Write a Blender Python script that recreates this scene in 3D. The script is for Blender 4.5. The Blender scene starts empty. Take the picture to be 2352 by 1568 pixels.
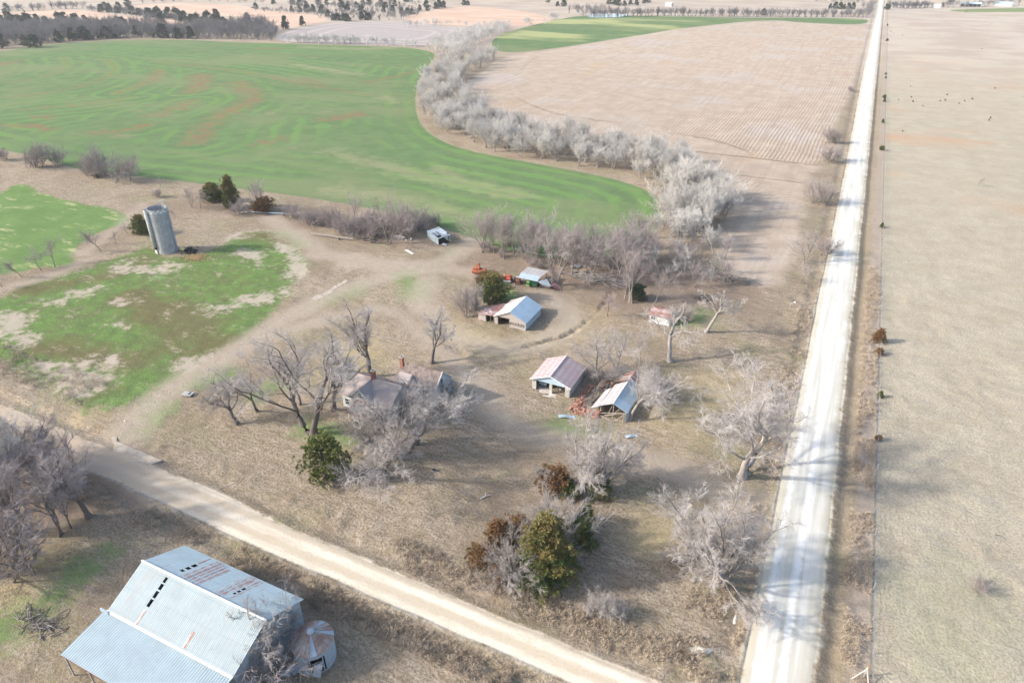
import bpy, math, random
import numpy as np
from mathutils import Vector, Matrix
R_ = math.radians
C = bpy.context.scene.collection

# ---------------------------------------------------------------- camera
CAM_H = 72.0
PITCH, YAW = 29.69, 25.657
cam_d = bpy.data.cameras.new('camera'); cam = bpy.data.objects.new('camera', cam_d); C.objects.link(cam)
cam.location = (0, 0, CAM_H); cam.rotation_euler = (R_(90 - PITCH), 0, R_(YAW))
cam_d.lens = 24.0; cam_d.sensor_width = 36.0; cam_d.clip_start = 0.5; cam_d.clip_end = 30000
bpy.context.scene.camera = cam
# ---------------------------------------------------------------- light
SUN_AZ, SUN_EL = 31.0, 28.0          # azimuth the shadows point to (from +X), elevation of the sun
wd = bpy.data.worlds.new('World'); bpy.context.scene.world = wd; wd.use_nodes = True
nt = wd.node_tree; bg = nt.nodes['Background']; sky = nt.nodes.new('ShaderNodeTexSky')
sky.sky_type = 'NISHITA'; sky.sun_disc = False; sky.sun_elevation = R_(SUN_EL)
sky.sun_rotation = math.atan2(-math.cos(R_(SUN_AZ)), -math.sin(R_(SUN_AZ))) % (2 * math.pi)
sky.air_density = 1.0; sky.dust_density = 3.0; sky.ozone_density = 0.6; sky.altitude = 400
nt.links.new(sky.outputs[0], bg.inputs[0]); bg.inputs[1].default_value = 0.15
sd_ = bpy.data.lights.new('sun', 'SUN'); sun = bpy.data.objects.new('sun', sd_); C.objects.link(sun)
sd_.energy = 2.6; sd_.angle = R_(2.5); sd_.color = (1.0, 0.955, 0.89)
sun.rotation_euler = Vector((math.cos(R_(SUN_AZ)) * math.cos(R_(SUN_EL)), math.sin(R_(SUN_AZ)) * math.cos(R_(SUN_EL)),
                             -math.sin(R_(SUN_EL)))).to_track_quat('-Z', 'Y').to_euler()
vs = bpy.context.scene.view_settings
vs.view_transform = 'Standard'; vs.look = 'None'; vs.gamma = 1.0; vs.use_curve_mapping = False
vs.exposure = 1.29
cy = bpy.context.scene.cycles
cy.use_denoising = True
cy.max_bounces = 5; cy.diffuse_bounces = 2; cy.glossy_bounces = 2; cy.transparent_max_bounces = 4; cy.volume_bounces = 0

# ---------------------------------------------------------------- numpy noise and terrain
def _h(ix, iy, s):
    v = (ix * 374761393 + iy * 668265263 + s * 974711) & 0xffffffff
    v = ((v ^ (v >> 13)) * 1274126177) & 0xffffffff
    return ((v ^ (v >> 16)) & 0xffff) / 65535.0
def vnoise(x, y, s=0):
    x = np.asarray(x, float); y = np.asarray(y, float)
    ix = np.floor(x).astype(np.int64); iy = np.floor(y).astype(np.int64)
    fx = x - ix; fy = y - iy; fx = fx * fx * (3 - 2 * fx); fy = fy * fy * (3 - 2 * fy)
    a = _h(ix, iy, s); b = _h(ix + 1, iy, s); c = _h(ix, iy + 1, s); d = _h(ix + 1, iy + 1, s)
    return (a + (b - a) * fx) * (1 - fy) + (c + (d - c) * fx) * fy
def fbm(x, y, s=0, o=4):
    r = 0; a = 0.5; t = 0
    for k in range(o):
        r = r + a * vnoise(x, y, s + k * 17); t += a; a *= 0.5; x = x * 2.03 + 5.1; y = y * 2.03 + 3.7
    return r / t
def sst(a, b, x):
    t = np.clip((x - a) / (b - a), 0, 1); return t * t * (3 - 2 * t)
def terr(x, y):
    x = np.asarray(x, float); y = np.asarray(y, float)
    d = np.hypot(x, y); k = sst(350, 800, d)
    z = k * (6.0 * (fbm(x / 420 + 3.3, y / 420 + 1.7, 5, 2) - 0.5))
    z = z + sst(150, 400, d) * 1.6 * (fbm(x / 120, y / 120, 8, 2) - 0.5)
    flat = 1 - sst(12, 40, np.abs(x - 6.2))
    return z * (1 - 0.6 * flat)

# pixel of the 2352 x 1568 survey picture -> point of the ground (or of the plane z above it)
FPX = 1568.0; VCX, VCY = 1176.0, 784.0
_cp, _sp = math.cos(R_(PITCH)), math.sin(R_(PITCH))
_f = Vector((-math.sin(R_(YAW)) * _cp, math.cos(R_(YAW)) * _cp, -_sp)); _r = Vector((math.cos(R_(YAW)), math.sin(R_(YAW)), 0)); _u = _r.cross(_f)
def V(px, py, z=0.0, onland=True):
    d = _f + _r * ((px - VCX) / FPX) - _u * ((py - VCY) / FPX)
    g = 0.0
    for _ in range(6):
        t = (g + z - CAM_H) / d.z; x, y = d.x * t, d.y * t
        if not onland: break
        g = 0.5 * g + 0.5 * float(terr(x, y))
    return Vector((x, y, g))
def VP(pts): return np.array([V(*p)[:2] for p in pts])

# ---------------------------------------------------------------- object helpers
def tag(o, label=None, cat=None, group=None, kind=None):
    if label: o['label'] = label
    if cat: o['category'] = cat
    if group: o['group'] = group
    if kind: o['kind'] = kind
    return o
def link(name, me, parent=None, m=None, loc=None):
    o = bpy.data.objects.new(name, me); C.objects.link(o)
    if m: me.materials.append(m)
    if parent: o.parent = parent
    if loc is not None: o.location = loc
    return o
def empty(name, loc, label, cat, group=None, rz=0):
    o = bpy.data.objects.new(name, None); C.objects.link(o); o.location = loc; o.rotation_euler = (0, 0, rz)
    o.empty_display_size = 0.5
    return tag(o, label, cat, group)
def np_mesh(name, v, f, smooth=False):
    """v (n,3) floats, f (m,k) ints: one mesh"""
    me = bpy.data.meshes.new(name); v = np.asarray(v, np.float32); f = np.asarray(f, np.int32); k = f.shape[1]
    me.vertices.add(len(v)); me.vertices.foreach_set('co', v.ravel())
    me.loops.add(f.size); me.loops.foreach_set('vertex_index', f.ravel())
    me.polygons.add(len(f)); me.polygons.foreach_set('loop_start', np.arange(0, f.size, k, dtype=np.int32))
    me.polygons.foreach_set('loop_total', np.full(len(f), k, np.int32))
    me.polygons.foreach_set('use_smooth', np.full(len(f), smooth, bool))
    me.update(calc_edges=True); return me

class MB:
    """collects boxes, quads and tubes; build() links them as one mesh"""
    def __init__(s): s.v = []; s.f = []
    def add(s, vs_, fs):
        b = len(s.v); s.v += [tuple(p) for p in vs_]; s.f += [tuple(b + i for i in q) for q in fs]; return s
    def box(s, x0, x1, y0, y1, z0, z1, M=None):
        p = [(x, y, z) for z in (z0, z1) for x, y in ((x0, y0), (x1, y0), (x1, y1), (x0, y1))]
        if M is not None: p = [tuple(M @ Vector(q)) for q in p]
        return s.add(p, [(3, 2, 1, 0), (4, 5, 6, 7), (0, 1, 5, 4), (1, 2, 6, 5), (2, 3, 7, 6), (3, 0, 4, 7)])
    def slab(s, quad, t):
        """a panel of thickness t below a quad given counter-clockwise from above"""
        q = [Vector(p) for p in quad]; n = (q[1] - q[0]).cross(q[2] - q[0]).normalized() * t
        return s.add(q + [p - n for p in q], [(0, 1, 2, 3), (7, 6, 5, 4), (1, 0, 4, 5), (2, 1, 5, 6), (3, 2, 6, 7), (0, 3, 7, 4)])
    def bar(s, a, b, w=0.1, h=None):
        a = Vector(a); b = Vector(b); h = h or w; d = (b - a).normalized()
        u = d.cross(Vector((0, 0, 1)));  u = Vector((1, 0, 0)) if u.length < 1e-3 else u.normalized(); t = u.cross(d)
        p = [q + u * sx * w / 2 + t * sz * h / 2 for q in (a, b) for sx, sz in ((-1, -1), (1, -1), (1, 1), (-1, 1))]
        return s.add(p, [(0, 1, 2, 3), (7, 6, 5, 4), (1, 0, 4, 5), (2, 1, 5, 6), (3, 2, 6, 7), (0, 3, 7, 4)])
    def tube(s, pts, r, n=8, cap=True):
        pts = [Vector(p) for p in pts]; rs = r if isinstance(r, (list, tuple)) else [r] * len(pts); b = len(s.v)
        for i, p in enumerate(pts):
            d = (pts[min(i + 1, len(pts) - 1)] - pts[max(i - 1, 0)]).normalized()
            u = d.orthogonal().normalized() if abs(d.z) > 0.99 else d.cross(Vector((0, 0, 1))).normalized(); t = d.cross(u)
            for k in range(n):
                a = 2 * math.pi * k / n; s.v.append(tuple(p + (u * math.cos(a) + t * math.sin(a)) * rs[i]))
        for i in range(len(pts) - 1):
            for k in range(n):
                k2 = (k + 1) % n; s.f.append((b + i * n + k, b + (i + 1) * n + k, b + (i + 1) * n + k2, b + i * n + k2))
        if cap:
            s.f.append(tuple(b + k for k in range(n))); s.f.append(tuple(b + (len(pts) - 1) * n + k for k in reversed(range(n))))
        return s
    def wheel(s, c, r, w, axis, n=20):
        a = Vector(axis).normalized() * w / 2; c = Vector(c); e = a * 0.75
        return s.tube([c - a, c - e, c + e, c + a], [r * .93, r, r, r * .93], n)
    def poly(s, pts, t=0.0, d=(0, 0, -1)):
        """extruded polygon"""
        n = len(pts); d = Vector(d) * t; q = [Vector(p) for p in pts]
        return s.add(q + [p + d for p in q], [tuple(range(n)), tuple(range(2 * n - 1, n - 1, -1))] + [(i, i + n, (i + 1) % n + n, (i + 1) % n) for i in range(n)])
    def build(s, name, m, parent=None, smooth=False, bevel=0, loc=None):
        me = bpy.data.meshes.new(name); me.from_pydata(s.v, [], s.f); me.materials.append(m); me.update()
        if smooth:
            for p in me.polygons: p.use_smooth = True
        o = link(name, me, parent, loc=loc)
        if bevel:
            b = o.modifiers.new('bevel', 'BEVEL'); b.width = bevel; b.segments = 2; b.limit_method = 'ANGLE'
        return o

# ---------------------------------------------------------------- shader helpers
class NT:
    def __init__(s, name):
        s.m = bpy.data.materials.new(name); s.m.use_nodes = True; s.t = s.m.node_tree; s.n = s.t.nodes; s.l = s.t.links
        s.b = s.n['Principled BSDF']; s.b.inputs['Roughness'].default_value = 0.9
        s.b.inputs['Specular IOR Level'].default_value = 0.2
        s.tc = s.n.new('ShaderNodeTexCoord')
    def put(s, sock, v):
        if hasattr(v, 'is_output') or hasattr(v, 'links'): s.l.new(v, sock)
        elif isinstance(v, (tuple, list)): sock.default_value = tuple(v) + (1,) if len(v) == 3 and len(sock.default_value) == 4 else v
        else: sock.default_value = v
    def math(s, op, a, b=0.0, c=0.0, clamp=False):
        n = s.n.new('ShaderNodeMath'); n.operation = op; n.use_clamp = clamp
        for i, v in enumerate((a, b, c)): s.put(n.inputs[i], v)
        return n.outputs[0]
    def add(s, a, b): return s.math('ADD', a, b)
    def mul(s, a, b): return s.math('MULTIPLY', a, b)
    def mix(s, f, a, b, mode='MIX'):
        n = s.n.new('ShaderNodeMix'); n.data_type = 'RGBA'; n.blend_type = mode
        s.put(n.inputs[0], f); s.put(n.inputs[6], a); s.put(n.inputs[7], b); return n.outputs[2]
    def vec(s, src, sc=(1, 1, 1), rot=(0, 0, 0)):
        n = s.n.new('ShaderNodeMapping'); s.l.new(src, n.inputs[0]); n.inputs['Scale'].default_value = sc; n.inputs['Rotation'].default_value = rot
        return n.outputs[0]
    def noise(s, v, scale, detail=3, rough=0.55, dist=0.0, color=False):
        n = s.n.new('ShaderNodeTexNoise'); s.l.new(v, n.inputs['Vector'])
        n.inputs['Scale'].default_value = scale; n.inputs['Detail'].default_value = detail; n.inputs['Roughness'].default_value = rough
        n.inputs['Distortion'].default_value = dist
        return n.outputs[1 if color else 0]
    def vor(s, v, scale, out='Distance', feature='F1'):
        n = s.n.new('ShaderNodeTexVoronoi'); n.feature = feature; s.l.new(v, n.inputs['Vector']); n.inputs['Scale'].default_value = scale
        return n.outputs[out]
    def step(s, x, a, b, lo=0.0, hi=1.0):
        n = s.n.new('ShaderNodeMapRange'); n.interpolation_type = 'SMOOTHSTEP'; s.put(n.inputs[0], x)
        n.inputs[1].default_value = a; n.inputs[2].default_value = b; n.inputs[3].default_value = lo; n.inputs[4].default_value = hi
        return n.outputs[0]
    def attr(s, name, alpha=False):
        n = s.n.new('ShaderNodeAttribute'); n.attribute_name = name
        p = s.n.new('ShaderNodeSeparateColor'); s.l.new(n.outputs['Color'], p.inputs[0])
        return p.outputs[0], p.outputs[1], p.outputs[2], n.outputs['Alpha']
    def sep(s, v):
        n = s.n.new('ShaderNodeSeparateXYZ'); s.l.new(v, n.inputs[0]); return n.outputs
    def bump(s, h, strength=0.5, dist=0.1, prev=None):
        n = s.n.new('ShaderNodeBump'); s.put(n.inputs['Height'], h); n.inputs['Strength'].default_value = strength; n.inputs['Distance'].default_value = dist
        if prev is not None: s.l.new(prev, n.inputs['Normal'])
        s.l.new(n.outputs[0], s.b.inputs['Normal']); return n.outputs[0]
    def out(s, col, rough=None, metal=None):
        s.put(s.b.inputs['Base Color'], col)
        if rough is not None: s.put(s.b.inputs['Roughness'], rough)
        if metal is not None: s.b.inputs['Metallic'].default_value = metal
        return s.m
def simple(name, col, var=0.25, scale=3.0, rough=0.85, bump=0.3, col2=None, spec=0.2):
    t = NT(name); o = t.tc.outputs['Object']; n = t.noise(o, scale, 5, 0.6)
    c2 = col2 or tuple(c * (1 - var) for c in col); c1 = tuple(min(1, c * (1 + var * .6)) for c in col) if not col2 else col
    t.b.inputs['Specular IOR Level'].default_value = spec
    if bump: t.bump(t.noise(o, scale * 4, 4), bump, 0.03)
    return t.out(t.mix(t.step(n, .35, .65), c1, c2), rough)
def metal(name, base, rust_amt=0.0, axis=0, pitch=0.2, rust=(0.26, 0.085, 0.05), rust2=(0.34, 0.17, 0.11), bands=0.0, rough=0.45, seam=0.0, bump=0.5):
    """corrugated sheet: ribs repeat along `axis`; rust in patches (rust_amt) and in bands per sheet"""
    t = NT(name); o = t.tc.outputs['Object']; x = t.sep(o); ax = x[axis]; other = x[1 - axis]
    w = t.math('SINE', t.mul(ax, 2 * math.pi / pitch)); 
    n = t.noise(o, 0.5, 5, 0.65); fine = t.noise(t.vec(o, (6, 1, 1) if axis == 0 else (1, 6, 1)), 1.2, 4, 0.6)
    sc = (1 / 0.7, .12, .12) if axis == 0 else (.12, 1 / 0.7, .12)
    streak = t.noise(t.vec(o, sc), 1.0, 3, 0.5)
    col = t.mix(t.step(n, .3, .7), base, tuple(c * .86 for c in base))
    col = t.mix(t.step(fine, .45, .75, 0, .35), col, tuple(c * .7 for c in base))
    if bands:
        bw = t.math('SINE', t.mul(ax, 2 * math.pi / 0.62)); bw2 = t.math('SINE', t.add(t.mul(other, 2 * math.pi / 1.1), t.mul(n, 6.0)))
        m_ = t.math('MULTIPLY', t.step(t.add(t.add(bw, t.mul(bw2, .55)), t.mul(t.math('SUBTRACT', streak, .5), 3.0)), .25 - bands, .9 - bands * .5), .85)
        col = t.mix(m_, col, t.mix(t.step(fine, .3, .7), rust, rust2))
    if rust_amt:
        k = t.add(t.mul(n, .5), t.add(t.mul(streak, .35), t.mul(fine, .15)))
        col = t.mix(t.step(k, .62 - rust_amt * .3, .68 - rust_amt * .22), col, t.mix(t.step(fine, .3, .7), rust, rust2))
    if seam:
        sv = t.math('FRACT', t.mul(ax, 1 / seam)); col = t.mix(t.step(sv, .90, 1.0, 0, .55), col, tuple(c * .5 for c in base)); so = t.math('FRACT', t.mul(other, 1 / 2.4)); col = t.mix(t.step(so, .96, 1.0, 0, .4), col, tuple(c * .5 for c in base)); col = t.mix(t.step(t.add(t.mul(streak, .6), t.mul(fine, .5)), .63, .74, 0, .5), col, (.33, .2, .15))
    t.b.inputs['Specular IOR Level'].default_value = 0.25
    t.bump(w, bump, pitch * .12)
    return t.out(col, rough + .1, 0.0)
M = {}
M['roof_pale'] = metal('pale blue galvanized roofing', (.27, .325, .34), 0.0, 0, 0.25, seam=.65, bump=.35)
M['roof_lean'] = metal('ribbed lean-to roofing', (.29, .36, .39), 0.0, 0, 0.34, bump=.5)
M['roof_far'] = metal('galvanized roofing with rust streaks', (.38, .47, .50), 0.0, 0, 0.25, seam=.65, bump=.35)
M['rust_stripe'] = metal('rusted roof sheets', (.45, .46, .46), .35, 0, 0.25, bands=.5, rough=.7)
M['rust_panel'] = metal('rust streaked roof sheets', (.38, .43, .45), .12, 0, 0.25, bands=.35, rust=(.27, .12, .10), rust2=(.36, .21, .19), seam=.65)
M['garage_roof'] = metal('red streaked roofing of the garage', (.47, .44, .44), 0.0, 1, 0.15, bands=.5, rust=(.33, .12, .10), rust2=(.42, .22, .19))
M['collapsed_roof'] = metal('weathered roofing with rust stripes', (.42, .44, .45), 0.0, 1, 0.15, bands=.05, rust=(.33, .19, .14), rust2=(.38, .27, .22))
M['rust_roof'] = metal('rust red roofing', (.38, .32, .31), .72, 1, 0.15, rust=(.22, .095, .075), rust2=(.32, .18, .15), rough=.8)
M['white_roof'] = metal('chalky roofing with rust', (.55, .53, .52), .42, 1, 0.2, rust=(.35, .2, .16), rust2=(.42, .3, .26))
M['blue_roof'] = metal('clean pale blue roofing', (.42, .53, .60), 0.0, 1, 0.3, bump=.25)
M['shed_metal'] = metal('galvanized shed sheet', (.36, .44, .48), 0.1, 0, 0.12)
M['wall_metal'] = metal('blue grey wall sheeting', (.36, .43, .49), 0.05, 0, 0.15)
M['old_wood'] = simple('weathered grey boards', (.36, .33, .31), .35, 2.5, .9)
M['dark_wood'] = simple('dark rotten timber', (.13, .115, .10), .4, 3, .95)
M['beam'] = simple('pale timber', (.38, .33, .28), .3, 4, .9)
M['concrete'] = simple('pale concrete', (.50, .46, .41), .22, 1.2, .92)
M['concrete_grey'] = simple('grey concrete', (.34, .33, .31), .25, 1.5, .92)
M['white_paint'] = simple('weathered white paint', (.62, .61, .58), .22, 2.2, .8)
M['brick'] = simple('orange clay tile rubble', (.40, .18, .115), .35, 2.0, .9, col2=(.26, .17, .135))
M['chimney'] = simple('red brick chimney', (.30, .14, .105), .3, 4, .9)
M['shingle'] = simple('brown weathered shingles', (.215, .17, .15), .35, 1.6, .95, .6)
M['shingle_red'] = simple('reddish shingles', (.40, .315, .285), .3, 1.4, .95, .6, col2=(.36, .33, .315))
M['glass'] = simple('dark window glass', (.05, .06, .07), .2, 2, .15, 0, spec=.5)
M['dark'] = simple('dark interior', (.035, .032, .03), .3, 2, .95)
M['red_paint'] = simple('red machine paint', (.46, .09, .05), .3, 2.5, .7, .2, col2=(.33, .09, .055), spec=.4)
M['rusty'] = simple('rusty iron', (.27, .09, .045), .4, 3, .85, .5, col2=(.14, .06, .04))
M['green_paint'] = simple('green machine paint', (.14, .32, .09), .2, 2.5, .5, .2, spec=.4)
M['dark_green'] = simple('dark green machine paint', (.02, .10, .045), .3, 2.5, .5, .2, spec=.4)
M['white'] = simple('white painted metal', (.68, .67, .65), .15, 2, .5, .2, spec=.4)
M['yellow'] = simple('pale yellow plastic', (.62, .50, .22), .2, 2, .6)
M['tyre'] = simple('rubber', (.035, .034, .034), .3, 4, .9)
M['char'] = simple('charred timber and ash', (.035, .033, .032), .5, 5, .95)
M['straw'] = simple('orange straw', (.42, .28, .14), .25, 6, .95, .8)
M['steel'] = simple('blue grey steel pipe', (.28, .34, .38), .2, 3, .5, .2, spec=.5)
M['gravel_pale'] = simple('pale lime gravel', (.60, .56, .47), .15, 2, .95, .5)
M['silo'] = None
M['post'] = simple('grey fence post wood', (.30, .28, .26), .3, 6, .9)
def bark(name, c, tw=False):
    t = NT(name); o = t.tc.outputs['Object']
    oi = t.n.new('ShaderNodeObjectInfo'); rnd = oi.outputs['Random']
    n = t.noise(t.vec(o, (1, 1, .25)), 5 if not tw else .6, 4, .6)
    col = t.mix(t.step(n, .35, .65), c, tuple(v * (.62 if not tw else .85) for v in c))
    col = t.mix(t.mul(rnd, .6), col, tuple(v * f for v, f in zip(c, (.62, .58, .54))))
    if tw: col = t.mix(t.step(t.noise(o, .07, 3), .4, .65, 0, .7), col, tuple(v * 1.25 for v in c))
    if not tw: t.bump(n, .6, .05)
    return t.out(col, .95)
M['bark_dark'] = bark('dark hackberry bark', (.17, .145, .13))
M['twig_lilac'] = bark('fine grey lilac twigs', (.42, .385, .362), True)
M['bark_pale'] = bark('pale grey bark', (.38, .345, .32))
M['twig_pale'] = bark('pale silvery twigs', (.545, .52, .485), True)
M['bark_mid'] = bark('grey brown bark', (.26, .23, .21))
M['twig_mid'] = bark('grey brown twigs', (.36, .31, .295), True)
M['twig_far'] = bark('far grey twigs', (.185, .175, .172), True)
def foliage(name, a, b, c, tipz=None):
    t = NT(name); g = t.n.new('ShaderNodeNewGeometry'); r = g.outputs['Random Per Island']; o = t.tc.outputs['Object']
    n = t.noise(o, .55, 3, .6)
    col = t.mix(t.step(r, 0, 1), a, b); col = t.mix(t.step(n, .45, .68, 0, .8), col, c)
    if tipz: col = t.mix(t.mul(t.step(t.add(t.sep(o)[2], t.mul(n, 4.0)), tipz + 1, tipz + 4), t.step(r, .2, .8)), col, c)
    t.b.inputs['Subsurface Weight'].default_value = 0.0
    return t.out(col, .8)
M['cedar'] = foliage('dark green cedar sprays', (.05, .08, .025), (.13, .165, .05), (.26, .19, .07), 5.0)
M['cedar_rust'] = foliage('winter bronze cedar sprays', (.13, .075, .035), (.27, .145, .07), (.11, .11, .04))
M['cedar_far'] = foliage('dark blue green cedar sprays', (.032, .05, .034), (.07, .095, .06), (.085, .085, .055))
M['olive'] = foliage('olive green privet leaves', (.085, .105, .028), (.20, .22, .065), (.16, .17, .05))

# ---------------------------------------------------------------- land: fields, roads and tracks
def seg_dist(x, y, pts, closed):
    d = np.full(x.shape, 1e9); n = len(pts)
    for i in range(n if closed else n - 1):
        a = pts[i]; b = pts[(i + 1) % n]; ab = b - a
        t = np.clip(((x - a[0]) * ab[0] + (y - a[1]) * ab[1]) / (ab @ ab + 1e-9), 0, 1)
        d = np.minimum(d, (x - a[0] - t * ab[0]) ** 2 + (y - a[1] - t * ab[1]) ** 2)
    return np.sqrt(d)
def smooth_poly(pts, closed=True, it=2):
    for _ in range(it):
        q = []; n = len(pts)
        for i in range(n if closed else n - 1):
            a = pts[i]; b = pts[(i + 1) % n]; q += [a * .75 + b * .25, a * .25 + b * .75]
        pts = np.array(q if closed else [pts[0]] + q + [pts[-1]])
    return pts
def poly_sd(x, y, pts):
    """signed distance, positive inside"""
    ins = np.zeros(x.shape, bool); n = len(pts)
    for i in range(n):
        a = pts[i]; b = pts[(i + 1) % n]
        c = ((a[1] > y) != (b[1] > y)) & (x < (b[0] - a[0]) * (y - a[1]) / (b[1] - a[1] + 1e-12) + a[0]); ins ^= c
    d = seg_dist(x, y, pts, True); return np.where(ins, d, -d)
WHEAT1 = [(-160, 150), (0, 119), (120, 101), (300, 91), (450, 92), (600, 100), (800, 105), (930, 108), (992, 119), (1002, 130), (975, 160), (956, 200), (955, 260), (975, 300), (1030, 332), (1100, 352), (1250, 379), (1370, 401),
          (1460, 425), (1505, 448), (1518, 480), (1518, 515), (1495, 550), (1440, 578), (1380, 590), (1300, 596), (1200, 584), (1120, 560), (1080, 545), (1001, 518), (865, 480), (689, 450), (519, 430), (422, 417), (308, 405), (179, 390),
          (154, 380), (54, 353), (0, 344), (-160, 300)]
WHEAT2 = [(1124, 95), (1145, 126), (1303, 108), (1482, 79), (1608, 61), (1720, 49), (1790, 47), (1845, 53), (1950, 57), (1990, 55), (1995, 48), (1985, 43), (1810, 41), (1608, 40), (1450, 36), (1339, 36), (1292, 43), (1231, 57), (1160, 75)]
STUB = [(1146, 130), (1303, 111), (1482, 82), (1608, 64), (1720, 52), (1790, 50), (1845, 56), (1950, 60), (1994, 60), (1975, 140), (1958, 195), (1932, 260), (1900, 320), (1885, 375), (1850, 420), (1858, 455), (1848, 480), (1830, 560), (1808, 650), (1700, 660), (1640, 620), (1655, 560),
        (1670, 480), (1640, 400), (1580, 350), (1480, 330), (1350, 305), (1200, 285), (1110, 250), (1066, 215), (1070, 190), (1110, 165)]
LOT = [(-60, 700), (0, 682), (103, 645), (205, 613), (291, 586), (352, 561), (372, 592), (412, 590), (513, 570), (523, 540), (581, 526), (632, 543), (667, 564), (704, 585), (715, 615), (684, 646), (667, 677), (643, 704), (581, 759), (496, 814), (393, 872), (330, 916), (295, 930), (245, 951), (197, 938), (167, 907), (127, 893), (85, 868), (34, 842), (-60, 810)]
LOT2 = [(-100, 480), (0, 450), (20, 428), (60, 424), (103, 448), (171, 465), (239, 475), (290, 494), (297, 509), (273, 520), (222, 533), (185, 564), (154, 588), (180, 604), (130, 612), (68, 622), (0, 632), (-100, 650)]
PINK1 = [(-200, 40), (0, 32), (67, 27), (127, 22), (193, 25), (253, 33), (367, 43), (460, 58), (443, 61), (300, 56), (213, 54), (153, 45), (67, 34), (0, 45), (-200, 60)]
PINK2 = [(293, 13), (400, 7), (567, 13), (583, 22), (667, 28), (743, 37), (755, 50), (700, 57), (653, 68), (633, 63), (567, 43), (483, 33), (450, 30), (427, 33), (333, 20)]
PINK3 = [(1025, 17), (1107, 15), (1209, 27), (1277, 44), (1243, 56), (1182, 62), (1107, 60), (1056, 61), (970, 54), (923, 44), (943, 34)]
GREY = [(640, 97), (625, 82), (700, 62), (800, 50), (900, 50), (1010, 60), (1110, 68), (1080, 90), (990, 106), (800, 103)]
FARG = [(2170, 22), (2352, 18), (2600, 18), (2600, 30), (2300, 28), (2200, 28)]
TRACKS = [([(300, 1010), (318, 960), (352, 922), (420, 873), (500, 832), (565, 790), (640, 742), (700, 708), (770, 672), (850, 645), (920, 625), (1000, 618), (1080, 625)], 3.2),
          ([(720, 585), (800, 590), (890, 610), (980, 615), (1060, 580), (1090, 555)], 3.4), ([(620, 500), (700, 555), (790, 600), (900, 620)], 3.0),
          ([(1240, 672), (1290, 700), (1318, 735), (1300, 765), (1225, 795), (1140, 800), (1060, 785), (1000, 740), (960, 690), (985, 640)], 3.2),
          ([(1085, 870), (1110, 925), (1180, 975), (1260, 1010), (1370, 1030), (1470, 1052), (1580, 1095), (1690, 1135), (1800, 1175)], 3.0),
          ([(560, 800), (680, 745), (770, 730), (900, 700), (1000, 800), (1075, 860), (1110, 925)], 2.2),
          ([(355, 1130), (300, 1060), (265, 1015), (305, 960)], 3.0), ([(330, 470), (250, 545), (190, 580)], 1.8), ([(0, 664), (100, 640), (190, 600)], 1.2)]
RED = [([(0, 192), (90, 181), (143, 161), (158, 143), (143, 132)], 1.0), ([(0, 224), (107, 215), (197, 197), (251, 175), (267, 158), (251, 140), (229, 136)], 1.4), ([(54, 252), (161, 243), (251, 232), (304, 225)], 2.0),
       ([(269, 215), (322, 197), (358, 179), (369, 161)], 3.4), ([(458, 172), (466, 193), (440, 211)], 6), ([(358, 265), (405, 251), (444, 233)], 4.0), ([(233, 304), (286, 301), (333, 290)], 4.0),
       ([(544, 190), (573, 211), (591, 222), (560, 243), (519, 261), (494, 272)], 5.5), ([(484, 286), (458, 304), (444, 329)], 5.5), ([(358, 141), (466, 154), (609, 172), (698, 195), (770, 206), (842, 218)], 1.7),
       ([(95, 268), (110, 270)], 4), ([(0, 290), (60, 285), (110, 297)], 4), ([(750, 275), (830, 262)], 5), ([(600, 330), (650, 318)], 3), ([(0, 150), (45, 140)], 5), ([(600, 112), (640, 112)], 5),
       ([(840, 190), (900, 178), (950, 165)], 2.4), ([(690, 180), (740, 195)], 2.5)]
TAN = [([(765, 350), (905, 385), (960, 405), (1120, 432), (1190, 447)], 4.5), ([(770, 435), (900, 450), (1010, 478), (1090, 500)], 4), ([(880, 108), (900, 112), (760, 112), (700, 108)], 7), ([(1010, 390), (1080, 420)], 3), ([(880, 225), (910, 235)], 3), ([(680, 150), (820, 170)], 4)]
GULLY = [(1205, 795), (1260, 782), (1300, 770), (1335, 748), (1362, 728), (1385, 700), (1400, 672)]
YEL = [([(760, 850), (830, 800)], 5), ([(1200, 800), (1290, 780), (1350, 745), (1370, 720)], 2.6), ([(1100, 800), (1200, 812), (1060, 770)], 3.5), ([(0, 1350), (70, 1300)], 5), ([(1500, 1230), (1560, 1200)], 4), ([(1560, 960), (1640, 900)], 6), ([(1000, 740), (1100, 790)], 3), ([(200, 945), (245, 965)], 2)]
GRN = [([(470, 880), (520, 860)], 2.2), ([(1270, 975), (1350, 990)], 1.6), ([(330, 990), (380, 940)], 2.0), ([(760, 690), (830, 655)], 1.8), ([(1010, 590), (1030, 585)], 1.6), ([(650, 535), (700, 560)], 1.4),
       ([(1150, 640), (1170, 680)], 2), ([(590, 905), (640, 880)], 1.5), ([(0, 1450), (120, 1380), (180, 1300)], 2), ([(930, 630), (960, 680)], 2.5), ([(1560, 450), (1575, 440)], 1.0), ([(2200, 1310), (2290, 1420)], 3.5), ([(2130, 1380), (2200, 1560)], 5), ([(720, 985), (820, 1000)], 2.5), ([(1610, 720), (1560, 745)], 1.5), ([(2215, 420), (2250, 425)], 2)]
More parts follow.
